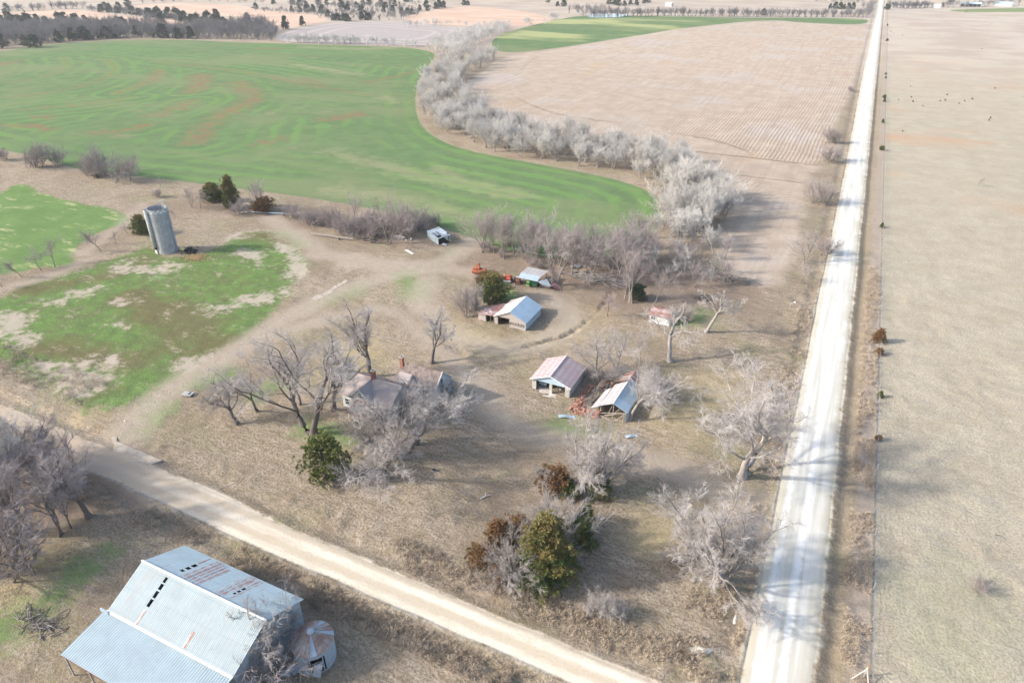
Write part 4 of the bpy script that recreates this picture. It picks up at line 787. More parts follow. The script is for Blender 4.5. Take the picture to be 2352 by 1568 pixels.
def collapsed():
    r = root('collapsed_shed', -29.2, 96.8, 'collapsed shed with sagging striped metal roof, grey timbers and orange tile rubble', 'shed', z=gz(-27, 100) - .05)
    rng = random.Random(8); L = 13.4
    # still standing right slope and ridge
    MB().slab([(2.5, -.1, 3.2), (5.15, -.1, 1.95), (5.2, 2.3, 1.95), (2.5, 2.3, 3.2)], .05).build('roof', M['blue_roof'], r)
    MB().slab([(2.5, 2.3, 3.17), (5.2, 2.3, 1.92), (5.5, 9.2, 1.85), (2.7, 9.2, 3.2)], .05).build('roof', M['shed_metal'], r)
    MB().slab([(2.7, 9.2, 3.2), (5.5, 9.2, 1.85), (5.6, 13.0, 1.5), (2.9, 13.2, 2.9)], .05).build('rusty_roof', M['rust_roof'], r)
    MB().slab([(.1, -.1, 2.1), (2.5, -.1, 3.22), (2.6, 8.0, 3.22), (.3, 7.8, 1.9)], .05).build('roof', M['collapsed_roof'], r)
    MB().slab([(.6, 8.8, 2.2), (2.6, 8.5, 3.2), (2.8, 12.8, 2.9), (1.0, 12.9, 2.1)], .05).build('rusty_roof', M['rust_roof'], r)
    MB().slab([(-1.6, -.2, 1.05), (.05, -.1, 2.0), (.0, 7.0, 1.6), (-1.2, 7.2, .7)], .05).build('sagging_sheet', M['collapsed_roof'], r)
    MB().tube([(2.5, -.12, 3.25), (2.7, 9.2, 3.25)], .06, 6).build('ridge_cap', M['white'], r)
    w = MB(); w.box(4.75, 4.95, .1, 12.6, -.2, 1.95).box(4.72, 4.98, -.1, .5, -.2, 1.9); w.build('wall', M['old_wood'], r)
    MB().slab([(4.98, -.1, -.1), (5.4, .9, -.1), (5.3, .8, 1.9), (4.98, -.1, 2.0)], .05).build('leaning_sheet', M['wall_metal'], r)
    b = MB()
    for p, q in (((.2, .1, .2), (.2, .1, 2.2)), ((.2, -.1, .5), (4.9, -.2, 1.9)), ((1.0, -.2, .3), (3.1, -.4, 1.3)), ((3.2, -.8, .1), (4.8, -.3, 1.8)), ((.5, -.5, .3), (3.0, -1.2, .15)), ((2.5, .2, .2), (2.5, .2, 3.1)), ((4.6, -.5, -.2), (4.6, -.5, 1.8)), ((1.5, .3, .2), (2.4, .4, 3.0)), ((2.2, .5, .2), (3.6, .2, 2.2))): MB().bar(p, q, .09).build('beam', M['beam'], r)
    for k in range(9): MB().bar((.3, .5 + k * 1.4, 1.95), (2.5, .5 + k * 1.4, 3.05), .06, .12).build('rafter', M['beam'], r); MB().bar((2.6, .5 + k * 1.4, 3.05), (4.9, .5 + k * 1.4, 1.95), .06, .12).build('rafter', M['beam'], r)
    d = MB()
    for k in range(70):
        a = rng.uniform(.2, 8.5); x = rng.uniform(-3.9, -1.0) + a * .12; an = math.pi / 2 - .12 + rng.gauss(0, .12); l = rng.uniform(.8, 3.2); z = .25 + .5 * rng.random() + .35 * (1 - abs(x + 2.4) / 2)
        d.bar((x, a, z), (x + math.cos(an) * l, a + math.sin(an) * l, z + rng.uniform(-.25, .25)), rng.uniform(.05, .22), .06)
    d.build('fallen_boards', M['board_dark'], r)
    e = MB()
    for k in range(30):
        a = rng.uniform(.2, 7.5); x = rng.uniform(-1.1, .2) + a * .06; l = rng.uniform(.6, 2.0); e.bar((x, a, .5 + rng.random() * .4), (x + .15, a + l, .6 + rng.random() * .4), rng.uniform(.1, .3), .05)
    e.build('fallen_boards', M['beam'], r)
    u = MB()
    for k in range(620):
        kk = rng.random()
        if kk < .45: x, y = rng.uniform(-5.2, .2), rng.gauss(-.5, .45)
        elif kk < .7: x, y = rng.gauss(-4.4, .5), rng.uniform(-.5, 8)
        else: x, y = rng.uniform(-2.6, 1.4), rng.gauss(9.0, .8)
        s = rng.uniform(.06, .2); h = max(0, .75 - abs(y + .4) * .9) if kk < .45 else .35
        u.box(-s * 1.4, s * 1.4, -s, s, -s * .7, s * .7, Matrix.Translation((x, y, rng.uniform(0, max(.1, h)))) @ Matrix.Rotation(rng.uniform(0, 3), 4, 'Z') @ Matrix.Rotation(rng.uniform(-.7, .7), 4, 'X'))
    u.build('tile_rubble', M['brick'], r)['kind'] = 'stuff'
    v = MB(); v.poly([(-1.9, -.35, -.1), (.15, -.25, -.1), (.15, -.25, .95), (-.5, -.28, 1.05), (-1.2, -.3, .8), (-1.9, -.35, .55)], .3, (0, 1, 0)); v.build('broken_wall', M['brick'], r)
    MB().slab([(-.2, -.35, 1.0), (.25, 7.5, .9), (.2, 7.6, .95), (-.3, -.3, 1.05)], .04)
M['board_dark'] = simple('grey fallen boards', (.22, .19, .17), .5, 3, .95, col2=(.12, .10, .085))
collapsed()

def machine_shed():
    r = root('barn', -61.5, 119.4, 'grey board barn with pale blue right roof, rusty left roof and low lean-to', 'barn', z=gz(-58, 123) - .05)
    W, D, ze, zr = 7.4, 8.4, 2.25, 4.0
    w = MB(); w.box(W - .12, W, 0, D, -.3, ze); w.build('side_wall', M['wall_metal'], r)
    w = MB(); w.box(0, W - .12, D - .12, D, -.3, ze).poly([(0, D, ze), (W / 2, D, zr - .1), (W, D, ze)], .1, (0, -1, 0))
    w.box(0, .65, 0, .1, -.3, ze); w.box(3.5, W - .12, 0, .1, -.3, .75).box(3.5, W - .12, 0, .1, 1.45, ze)
    for k in range(7): w.box(3.5 + k * .66, 3.62 + k * .66, .0, .1, .75, 1.45)
    w.poly([(0, .0, ze), (W, .0, ze), (W / 2, .0, zr - .1)], .1, (0, 1, 0)); w.box(0, .1, .1, D - .12, -.3, ze * .9); w.build('wall', M['planks'], r)
    w = MB(); w.box(.6, .75, -.02, .12, -.3, ze); w.box(3.4, 3.5, -.02, .12, -.3, ze); w.box(.6, 3.5, -.03, .12, 2.05, ze); w.build('door_frame', M['dark_wood'], r)
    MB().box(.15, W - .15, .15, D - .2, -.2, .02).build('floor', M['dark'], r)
    f = MB()
    for k in range(6): f.box(3.55 + k * .66 + .12, 3.55 + k * .66 + .5, .35, .45, .5, 1.4)
    f.build('stall_boards', M['old_wood'], r)
    gable(MB(), 0, W, 0, D, ze, zr, 'y', .3, .06, 'right').build('roof', M['blue_roof'], r)
    gable(MB(), 0, W, 0, D, ze, zr, 'y', .3, .06, 'left').build('rusty_roof', M['white_roof'], r)
    MB().slab([(-.32, -.31, 2.14), (3.7, -.31, 4.03), (3.7, 1.3, 4.03), (-.32, 1.3, 2.14)], .02).build('new_sheet', M['white'], r)
    MB().slab([(-.4, 5.5, 2.12), (3.0, 5.5, 3.72), (3.0, 6.0, 3.72), (-.4, 6.0, 2.12)], .02).build('new_sheet', M['white'], r)
    l = MB(); l.slab([(-4.5, -.2, 1.75), (-.15, -.2, 2.14), (-.15, 7.0, 2.14), (-4.5, 3.6, 1.75)], .05); l.build('lean_to_roof', M['rust_roof'], r)
    k = MB()
    rng = random.Random(3)
    for i in range(12):
        x, y = -4.2 + rng.random() * 2.2, .3 + rng.random() * 2.8; MB().slab([(x, y, 1.80 + (x + 4.5) * .09), (x + .4, y, 1.80 + (x + 4.9) * .09), (x + .5, y + .25, 1.80 + (x + 4.9) * .09), (x + .1, y + .25, 1.80 + (x + 4.5) * .09)], .02).build('pale_patch', M['white'], r)
    w = MB(); w.box(-4.2, -2.35, 0, .1, .35, 1.7).box(-4.2, -3.6, 0, .1, -.2, .35).box(-2.9, -2.35, 0, .1, -.2, .35); w.build('lean_to_wall', M['planks'], r); MB().box(-4.25, -4.202, 0, 3.6, -.2, 1.7).build('lean_to_wall', M['planks'], r); MB().box(-.35, .0, 0, .1, -.2, 2.0).build('lean_to_wall', M['planks'], r); MB().box(-4.2, -.1, 3.3, 3.4, -.2, 1.8).build('lean_to_wall', M['planks'], r)
    w = MB(); [w.box(x, x + .12, -.05, .07, -.3, 1.85) for x in (-2.35, -1.2, -.4)]; w.build('post', M['dark_wood'], r)
def planks(name, c):
    t = NT(name); o = t.tc.outputs['Object']; z = t.sep(o)[2]; fr = t.math('FRACT', t.mul(z, 1 / .2)); n = t.noise(t.vec(o, (1, 1, 5)), 1.5, 4, .6)
    col = t.mix(t.step(n, .35, .65), c, tuple(q * .7 for q in c)); col = t.mix(t.step(fr, .86, 1, 0, .6), col, tuple(q * .35 for q in c)); return t.out(col, .95)
M['planks'] = planks('grey pinkish board siding', (.42, .37, .34))
machine_shed()

def pole_shelter():
    r = root('pole_shelter', -65, 139.6, 'open pole shelter with sagging grey metal roof at the edge of the grove', 'shelter')
    s = MB(); s.slab([(-.3, -.2, 2.35), (4.9, -.2, 2.3), (4.8, 2.0, 2.75), (-.5, 2.0, 2.8)], .05); s.build('roof', M['shed_metal'], r)
    s = MB(); s.slab([(-.5, 2.0, 2.8), (4.8, 2.0, 2.75), (5.2, 6.4, 2.5), (-.7, 6.4, 2.6)], .05); s.build('roof', M['collapsed_roof'], r)
    s = MB(); s.slab([(4.9, -.2, 2.3), (6.6, .2, 1.4), (8.3, .5, 1.4), (6.4, 2.2, 2.3)], .04)
    s.v = s.v[:]; s.build('torn_sheet', M['shed_metal'], r)
    for x, y, h in ((0, 0, 2.3), (4.7, 0, 2.3), (.6, 5.8, 2.4), (4.7, 5.8, 2.4), (.5, 2, 2.6), (5.2, 1.2, 2.3)): MB().tube([(x, y, -.3), (x, y, h)], .08, 8).build('post', M['dark_wood'], r)
    MB().bar((5.0, 0, 2.2), (6.5, -.3, 1.5), .08).bar((6.5, -.3, 1.5), (8.3, -.3, 1.5), .08).build('broken_beam', M['beam'], r)
    # green machine under it
    g = root('farm_machine', -62.6, 141.3, 'bright green and dark green farm machine under the pole shelter', 'farm machine')
    MB().box(-.7, .15, -1.2, .6, .35, 1.7).poly([(-.7, -1.5, .4), (.15, -1.5, .4), (.15, -1.2, 1.6), (-.7, -1.2, 1.6)], .3, (0, 1, 0)).build('body', M['green_paint'], g, bevel=.06)
    MB().box(.16, 1.8, -1.0, 1.2, .3, 1.9).build('housing', M['dark_green'], g, bevel=.1)
    MB().tube([(.9, -.6, 1.9), (.9, -.6, 2.15)], .14, 10).build('exhaust', M['char'], g)
    for x in (-.8, 1.9): MB().wheel((x, .3, .5), .5, .3, (1, 0, 0)).build('wheel', M['tyre'], g)
    MB().box(-.6, .05, -1.53, -1.5, .8, 1.2).build('grille', M['dark'], g)
    c = root('old_tractor', -66.3, 141.2, 'dark rusted old tractor just left of the pole shelter', 'tractor', rz=.5)
    MB().box(-.35, .35, -1.3, .5, .5, 1.05).box(-.25, .25, .5, 1.0, .6, 1.2).build('body', M['rusty'], c, bevel=.05)
    MB().box(-.3, .3, .7, 1.1, 1.2, 1.3).build('seat', M['white'], c); MB().tube([(0, -.6, 1.0), (0, -.6, 1.7)], .05, 8).build('exhaust', M['rusty'], c)
    for x in (-.65, .65): MB().wheel((x, .6, .65), .65, .3, (1, 0, 0)).build('rear_wheel', M['tyre'], c); MB().wheel((x * .7, -1.0, .33), .33, .2, (1, 0, 0)).build('front_wheel', M['tyre'], c)
pole_shelter()
def red_machines():
    r = root('farm_implement', -78.2, 142.5, 'rusty orange combine wreck at the left end of the machinery row', 'farm machine', rz=.3)
    MB().box(-1.1, .5, -.6, .9, .5, 1.5).box(-1.3, -.3, -1.1, -.6, .4, 1.2).build('body', M['rust_red'], r, bevel=.06)
    MB().tube([(-1.3, -1.2, .7), (1.5, -1.2, .7)], .42, 14).build('drum', M['rust_red'], r)
    MB().box(.7, 2.1, -1.0, .7, .35, 1.0).build('hopper', M['rust_red'], r, bevel=.08)
    MB().tube([(.2, .6, 1.5), (.1, .9, 2.1)], .3, 10).tube([(-.4, 1.0, 1.5), (-.2, 1.2, 1.9)], .25, 10).build('engine', M['rusty'], r)
    for x, y in ((-1.2, .8), (.6, .9), (2.1, .6), (1.2, -1.2)): MB().wheel((x, y, .45), .48, .22, (1, .2, 0)).build('wheel', M['tyre'], r)
    MB().bar((1.2, .4, 1.3), (2.9, 2.6, .5), .07).bar((-.9, 0, 1.5), (.8, .2, 1.7), .08).build('arm', M['beam'], r)
    q = root('farm_implement', -71.6, 141.3, 'orange red hay rake with ring wheels between the wreck and the red box', 'farm machine', rz=-.25)
    for k in range(3):
        cx = -1.7 + k * .55; pts = [(cx + .05 * k, math.cos(a) * .85, .85 + math.sin(a) * .85) for a in [2 * math.pi * i / 20 for i in range(21)]]
        MB().tube(pts, .07, 6, False).build('wheel_ring', M['red_paint'] if k else M['rust_red'], q)
    MB().bar((-1.9, 0, .9), (1.2, .1, .8), .14).bar((-.4, -.6, .4), (.9, .4, .9), .1).build('frame', M['red_paint'], q)
    s = root('baler', -69.2, 140.9, 'bright red box shaped baler with white lower panel left of the pole shelter', 'baler', rz=.12)
    MB().box(-1.15, 1.25, -.8, 1.0, .55, 1.05).poly([(-1.15, -.8, 1.05), (1.25, -.8, 1.05), (1.1, .9, 1.35), (-1.0, .9, 1.35)], .2).build('body', M['red_paint'], s, bevel=.05)
    MB().box(-1.1, 1.2, -.84, -.8, .05, .55).box(1.22, 1.26, -.8, .6, .05, .55).build('panel', M['white'], s)
    MB().box(-.3, .9, -.2, .5, 1.3, 1.55).build('cover', M['red_paint'], s, bevel=.04)
    MB().tube([(-.6, .1, 1.3), (-.6, .1, 1.6)], .18, 12).build('intake', M['yellow'], s)
    for x in (-1.2, 1.3): MB().wheel((x, .4, .35), .36, .2, (1, 0, 0)).build('wheel', M['tyre'], s)
M['rust_red'] = simple('rusty orange red paint', (.45, .13, .06), .35, 3, .75, .4, col2=(.24, .08, .04))
red_machines()
def fallen_roof():
    r = root('fallen_roof', -57.2, 142.2, 'small collapsed red tin roof lying at the foot of the grove', 'roof')
    MB().slab([(-1.5, -.9, .15), (.1, -1.0, .9), (.1, 1.2, .9), (-1.4, 1.2, .2)], .04).build('left_sheet', M['pink_roof'], r)
    MB().slab([(.1, -1.0, .92), (2.0, -.9, .1), (1.9, 1.2, .1), (.1, 1.2, .9)], .04).build('right_sheet', M['pink_roof'], r)
M['pink_roof'] = metal('faded red tin', (.42, .22, .20), .5, 0, .15, rust=(.33, .12, .10), rust2=(.42, .22, .19))
fallen_roof()
def red_house():
    r = root('shed', -30.8, 135.1, 'small white shed with sagging rusty red roof behind the gnarled tree', 'shed', z=gz(-28.5, 137) - .1)
    W, D, ze, zr = 4.5, 4.4, 2.1, 2.95
    MB().box(0, .12, 0, D, -.3, ze).box(.12, W, 0, .12, -.3, ze).box(W - .12, W, .12, D, -.3, ze).box(.12, W - .12, D - .12, D, -.3, ze).poly([(0, 0, ze), (0, D, ze), (0, D / 2, zr - .08)], .1, (1, 0, 0)).poly([(W, 0, ze), (W, D / 2, zr - .08), (W, D, ze)], .1, (-1, 0, 0)).build('wall', M['white_paint'], r)
    gable(MB(), 0, W, 0, D, ze, zr, 'x', .25, .06, 'near').build('roof', M['rust_roof'], r); gable(MB(), 0, W, 0, D, ze, zr, 'x', .25, .06, 'far').build('roof', M['rust_roof'], r)
    w = MB().box(.35, 1.25, -.04, .0, .9, 1.7).build('window', M['glass'], r); MB().box(.28, .35, -.07, 0, .8, 1.8).box(1.25, 1.32, -.07, 0, .8, 1.8).box(.35, 1.25, -.07, 0, 1.7, 1.8).box(.35, 1.25, -.07, 0, .8, .9).box(.77, .83, -.07, -.045, .9, 1.7).build('frame', M['white'], w)
    MB().bar((2.2, 2.1, 2.95), (2.2, 2.1, 3.3), .06).build('vent', M['dark'], r); MB().bar((.4, 2.15, 3.02), (3.9, 2.3, 3.0), .08).build('ridge_board', M['dark_wood'], r)
red_house()
def open_shed():
    r = root('metal_shed', -103.4, 158.4, 'small lean metal shed with missing roof panels beside the wheat field', 'shed', rz=math.atan2(-4, 6.2))
    L, W = 7.3, 3.9
    MB().box(0, L, 0, .06, -.1, 1.75).build('wall', M['shed_metal'], r); MB().box(0, .06, .06, W, -.1, 2.0).build('wall', M['shed_metal'], r); MB().box(.06, L - 2.0, W - .06, W, -.1, 2.15).build('wall', M['shed_metal'], r)
    z = lambda y: 1.8 + .12 * y; m = MB()
    holes = [(2.6 + .75 * 0, 3.1), (3.3, 3.8), (4.0, 4.5), (4.7, 5.2)]
    m.slab([(-.1, -.1, z(0)), (2.6, -.1, z(0)), (2.6, W, z(W)), (-.1, W, z(W))], .04)
    x = 2.6
    for k, (a, b) in enumerate(holes):
        for y0, y1 in ((0, .35), (1.1, 1.3), (2.0 + .3 * (k % 2), W)): m.slab([(a, y0 - .05, z(y0)), (b, y0 - .05, z(y0)), (b, y1, z(y1)), (a, y1, z(y1))], .04)
        m.slab([(b, -.1, z(0)), (b + .2, -.1, z(0)), (b + .2, W, z(W)), (b, W, z(W))], .04)
    m.slab([(5.4, -.1, z(0)), (L + .1, -.1, z(0)), (L + .1, .25, z(.25)), (5.4, .25, z(.25))], .04); m.slab([(5.4, 1.6, z(1.6)), (6.6, 1.6, z(1.6)), (6.5, 3.4, z(3.4)), (5.4, 3.4, z(3.4))], .04); m.slab([(6.8, .25, z(.25)), (L + .1, .25, z(.25)), (L + .1, W, z(W)), (6.8, W, z(W))], .04)
    m.build('roof', M['roof_small'], r)
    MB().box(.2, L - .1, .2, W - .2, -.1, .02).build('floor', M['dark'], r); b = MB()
    for yy in (.1, 1.3, 2.6, 3.8): b.bar((0, yy, z(yy) - .08), (L, yy, z(yy) - .08), .06)
    b.build('rafter', M['dark_wood'], r); MB().slab([(L - 1.2, W + .1, .3), (L + .3, W - .3, .3), (L + .3, W - .2, 1.9), (L - 1.2, W + .2, 1.9)], .04).build('bent_panel', M['shed_metal'], r)
M['roof_small'] = metal('pale shed roofing', (.42, .47, .50), .1, 0, .15)
open_shed()

def silo():
    r = root('silo', -162.6, 118.2, 'tall grey concrete stave silo with chequered rim standing in the green lot', 'silo')
    R0, H0 = 2.65, 12.4; m = MB(); n = 48; a0 = 0
    for z0, z1, inner in ((-.3, H0, False),):
        for k in range(n):
            a, b = 2 * math.pi * k / n, 2 * math.pi * (k + 1) / n
            m.add([(R0 * math.cos(a), R0 * math.sin(a), z0), (R0 * math.cos(b), R0 * math.sin(b), z0), (R0 * math.cos(b), R0 * math.sin(b), z1), (R0 * math.cos(a), R0 * math.sin(a), z1)], [(0, 1, 2, 3)])
    o = m.build('wall', M['silo'], r); s = o.modifiers.new('t', 'SOLIDIFY'); s.thickness = .16; s.offset = -1
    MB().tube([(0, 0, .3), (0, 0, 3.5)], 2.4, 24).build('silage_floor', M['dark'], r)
    h = MB(); 
    for z in np.arange(.5, H0 - .9, .62): h.tube([((R0 + .015) * math.cos(2 * math.pi * k / 36), (R0 + .015) * math.sin(2 * math.pi * k / 36), z) for k in range(37)], .022, 4, False)
    h.build('hoop', M['silo_hoop'], r)
    # unloading chute up the left side
    ca = R_(250); ux, uy = math.cos(ca), math.sin(ca); c = MB()
    pts = [(ux * (R0 + .25) + .62 * math.cos(ca + a), uy * (R0 + .25) + .62 * math.sin(ca + a)) for a in [R_(-110 + 22 * i) for i in range(11)]]
    for i in range(10):
        (xa, ya), (xb, yb) = pts[i], pts[i + 1]; c.add([(xa, ya, 1.9), (xb, yb, 1.9), (xb, yb, H0 + .1), (xa, ya, H0 + .1)], [(0, 1, 2, 3)])
    o = c.build('chute', M['silo_chute'], r, True); s = o.modifiers.new('t', 'SOLIDIFY'); s.thickness = .05
    MB().box(ux * R0 - .45, ux * R0 + .35, uy * R0 - .45, uy * R0 + .35, -.2, 1.2).build('chute_base', M['concrete'], r); MB().box(ux * (R0 + .3) - .3, ux * (R0 + .3) + .3, uy * (R0 + .3) - .3, uy * (R0 + .3) + .3, 1.25, 1.9).build('hatch', M['dark'], r)
    # white squares of the chequered rim
    for row in range(2):
        q = MB()
        for k in range(26):
            if (k + row) % 2: continue
            a, b = 2 * math.pi * k / 26, 2 * math.pi * (k + .92) / 26; z0 = H0 - .95 + row * .36; R1 = R0 + .012
            aa = [a + (b - a) * i / 3 for i in range(4)]
            for i in range(3): q.slab([(R1 * math.cos(aa[i]), R1 * math.sin(aa[i]), z0), (R1 * math.cos(aa[i + 1]), R1 * math.sin(aa[i + 1]), z0), (R1 * math.cos(aa[i + 1]), R1 * math.sin(aa[i + 1]), z0 + .34), (R1 * math.cos(aa[i]), R1 * math.sin(aa[i]), z0 + .34)], .01)
        q.build('chequer_row', M['white'], r)
    # filler pipe up the right side with its gooseneck
    pa = R_(18); px, py = math.cos(pa) * (R0 + .2), math.sin(pa) * (R0 + .2); arc = [(px * (1 - .32 * (1 - math.cos(t))), py * (1 - .32 * (1 - math.cos(t))), H0 + 1.1 + .95 * math.sin(t)) for t in [math.pi * i / 12 for i in range(13)]]
    MB().tube([(px, py, .0), (px, py, H0 + 1.1)] + arc[1:] + [(arc[-1][0], arc[-1][1], H0 + .6)], .12, 10).build('filler_pipe', M['steel'], r)
    # burnt heap and straw at its foot
    p = V(432, 578); h = root('ash_heap', p.x, p.y, 'heap of black charred debris at the foot of the silo', 'debris'); rng = random.Random(4); m = MB()
    for k in range(90):
        x, y = rng.gauss(0, 1.5), rng.gauss(0, .9); l = rng.uniform(.3, 1.2); a = rng.uniform(0, 3.1); z = max(.1, .55 - .15 * math.hypot(x, y)); m.bar((x, y, z * rng.random()), (x + l * math.cos(a), y + l * math.sin(a), z * rng.random() + .1), rng.uniform(.06, .25), rng.uniform(.05, .3))
    m.build('charred_timber', M['char'], h)
    MB().wheel((1.6, .4, .35), .42, .25, (.3, .1, 1)).build('burnt_tyre', M['tyre'], h)
    p = V(419, 576); t = root('plastic_tank', p.x, p.y, 'pale yellow crumpled tank lying against the silo', 'tank'); MB().tube([(-.75, 0, .45), (-.65, 0, .45), (.55, .15, .5), (.75, .2, .5)], [.25, .5, .5, .28], 14).build('shell', M['yellow'], t, True); MB().tube([(0, .1, .9), (0, .1, 1.05)], .14, 10).build('lid', M['white'], t)
    p = V(440, 590); s = MB(); 
    for k in range(700):
        a = rng.uniform(0, 6.28); rr = rng.gauss(0, 1); x, y = p.x + 2.6 * rr * math.cos(a) + 1, p.y + 1.7 * rr * math.sin(a); an = rng.uniform(0, 3.14); z = gz(x, y) + rng.uniform(.02, .16); s.bar((x, y, z), (x + .5 * math.cos(an), y + .5 * math.sin(an), z + rng.uniform(-.03, .12)), .05, .04)
    tag(s.build('straw', M['straw']), 'orange rotten straw spread round the foot of the silo', 'straw', kind='stuff')
def silo_mat():
    t = NT('stave concrete'); o = t.tc.outputs['Object']; x, y, z = t.sep(o); a = t.math('ARCTAN2', y, x); v = t.n.new('ShaderNodeCombineXYZ'); t.l.new(t.mul(a, 2.65), v.inputs[0]); t.l.new(z, v.inputs[1])
    n = t.n.new('ShaderNodeTexBrick'); t.l.new(v.outputs[0], n.inputs[0]); n.inputs['Scale'].default_value = 1; n.inputs['Brick Width'].default_value = .3; n.inputs['Row Height'].default_value = .62; n.inputs['Mortar Size'].default_value = .018
    n.inputs['Color1'].default_value = (.29, .30, .31, 1); n.inputs['Color2'].default_value = (.36, .36, .37, 1); n.inputs['Mortar'].default_value = (.20, .20, .20, 1)
    c = t.mix(t.step(t.noise(t.vec(o, (1, 1, .5)), 1.2, 5, .7), .45, .65, 0, .7), n.outputs[0], (.42, .42, .43)); c = t.mix(t.step(t.noise(o, .35, 3), .5, .7, 0, .5), c, (.24, .24, .235)); return t.out(c, .95)
M['silo'] = silo_mat(); M['silo_chute'] = simple('pale green grey chute concrete', (.36, .37, .35), .2, 1, .9); M['silo_hoop'] = simple('dull steel hoops', (.24, .24, .24), .2, 2, .7)
silo()

def farmhouse():
    r = root('farmhouse', -72, 79, 'abandoned white farmhouse with brown roofs and two brick chimneys among bare trees', 'house', z=gz(-66, 82) - .1)
    # front wing: local x 0..10.3, y 0..8
    W, D, ze, zr = 10.3, 7.4, 3.2, 5.5; ym = D / 2
    MB().box(0, W, 0, .15, -.3, ze).box(0, .15, .15, D, -.3, ze).box(.15, W, D - .15, D, -.3, ze).poly([(0, 0, ze), (0, D, ze), (0, ym, zr - .1)], .12, (1, 0, 0)).build('wall', M['siding'], r)
    MB().box(W - .15, W, .15, D - .15, -.3, ze).poly([(W, 0, ze), (W, ym, zr - .1), (W, D, ze)], .12, (-1, 0, 0)).build('gable_wall', M['siding_shaded'], r)
    gable(MB(), 0, W, 0, D, ze, zr, 'x', .35, .08, 'near').build('roof', M['shingle_red'], r); gable(MB(), 0, W, 0, D, ze, zr, 'x', .35, .08, 'far').build('roof', M['shingle'], r)
    # cross gable over the front with pale rake boards
    gx0, gx1, gp = 2.0, 6.6, 5.35
    MB().poly([(gx0, -.25, ze), (gx1, -.25, ze), ((gx0 + gx1) / 2, -.25, gp - .15)], .12, (0, 1, 0)).build('cross_gable_wall', M['siding_grey'], r)
    xm = (gx0 + gx1) / 2
    m = MB(); m.slab([(gx0 - .3, -.6, ze - .2), (xm, -.6, gp), (xm, 3.4, gp), (gx0 - .3, .3, ze - .2)], .07); m.slab([(xm, -.6, gp), (gx1 + .3, -.6, ze - .2), (gx1 + .3, .3, ze - .2), (xm, 3.4, gp)], .07); m.build('cross_gable_roof', M['shingle_red'], r)
    m = MB(); m.bar((gx0 - .3, -.63, ze - .12), (xm, -.63, gp + .06), .12, .12); m.bar((gx1 + .3, -.63, ze - .12), (xm, -.63, gp + .06), .12, .12); m.build('rake_board', M['white'], r)
    def win(x, z, w=.8, h=1.2, y=-.02, ax='y', par=r):
        if ax == 'y':
            o = MB().box(x - w / 2, x + w / 2, y - .03, y, z, z + h).build('window', M['glass'], par)
            MB().box(x - w / 2 - .08, x - w / 2, y - .07, y, z - .08, z + h + .08).box(x + w / 2, x + w / 2 + .08, y - .07, y, z - .08, z + h + .08).box(x - w / 2, x + w / 2, y - .07, y, z + h, z + h + .08).box(x - w / 2, x + w / 2, y - .07, y, z - .08, z).box(x - w / 2, x + w / 2, y - .06, y - .032, z + h / 2 - .03, z + h / 2 + .03).build('frame', M['white'], o)
        else:
            o = MB().box(y, y + .03, x - w / 2, x + w / 2, z, z + h).build('window', M['glass'], par)
            MB().box(y, y + .07, x - w / 2 - .08, x - w / 2, z - .08, z + h + .08).box(y, y + .07, x + w / 2, x + w / 2 + .08, z - .08, z + h + .08).box(y, y + .07, x - w / 2, x + w / 2, z + h, z + h + .08).box(y, y + .07, x - w / 2, x + w / 2, z - .08, z).build('frame', M['white'], o)
    win(xm, 3.5, .8, .9, -.26); win(1.0, 1.0); win(8.6, 1.0); win(5.0, 1.0); win(3.0, .9); win(2.0, 1.0, ax='x', y=W + .01); win(5.4, 1.0, ax='x', y=W + .01)
    MB().box(6.1, 6.95, -.06, -.01, -.2, 1.95).build('door', M['old_wood'], r)
    # porch in front of the right half
    MB().slab([(3.4, -3.4, 2.05), (9.9, -3.4, 2.05), (9.9, -.05, 2.75), (3.4, -.05, 2.75)], .08).build('porch_roof', M['shingle'], r)
    for x in (3.6, 5.6, 7.7, 9.7): MB().box(x, x + .14, -3.2, -3.06, -.2, 2.0).build('porch_post', M['white'], r)
    MB().box(3.5, 9.9, -3.3, -.05, -.3, .15).build('porch_floor', M['old_wood'], r)
    MB().box(7.7, 9.6, -.25, .0, 1.3, 2.9).build('white_bay', M['white'], r)
    def chimney(x, y, z0, z1, s=.34):
        o = MB().box(x - s, x + s, y - s, y + s, z0, z1).build('chimney', M['chimney'], r); MB().box(x - s - .06, x + s + .06, y - s - .06, y + s + .06, z1, z1 + .1).build('cap', M['concrete'], o); MB().box(x - s * .6, x + s * .6, y - s * .6, y + s * .6, z1 + .1, z1 + .13).build('flue', M['dark'], o)
    chimney(4.6, 3.7, 4.8, 7.0); chimney(6.8, 9.6, 4.9, 7.2, .3)
    # rear wing, hipped at its left end
    x0, x1, y0, y1, e2, r2 = 5.6, 15.0, 6.6, 13.2, 3.2, 6.1; y2 = (y0 + y1) / 2; o2 = .35; hx = x0 + 2.2
    MB().box(x0, x1 - .15, y0, y0 + .15, -.3, e2).box(x0, x0 + .15, y0 + .15, y1, -.3, e2).box(x0 + .15, x1 - .15, y1 - .15, y1, -.3, e2).build('wall', M['siding'], r)
    MB().box(x1 - .15, x1, y0, y1, -.3, e2).poly([(x1, y0, e2), (x1, y2, r2 - .1), (x1, y1, e2)], .12, (-1, 0, 0)).build('gable_wall', M['siding_shaded'], r)
    ez = e2 - .3
    MB().add([(x0 - o2, y0 - o2, ez), (x1 + o2, y0 - o2, ez), (x1 + o2, y2, r2), (hx, y2, r2), (x0 - o2, y1 + o2, ez), (x1 + o2, y1 + o2, ez)], [(0, 1, 2, 3), (4, 0, 3), (5, 4, 3, 2)]).build('roof', M['shingle'], r)
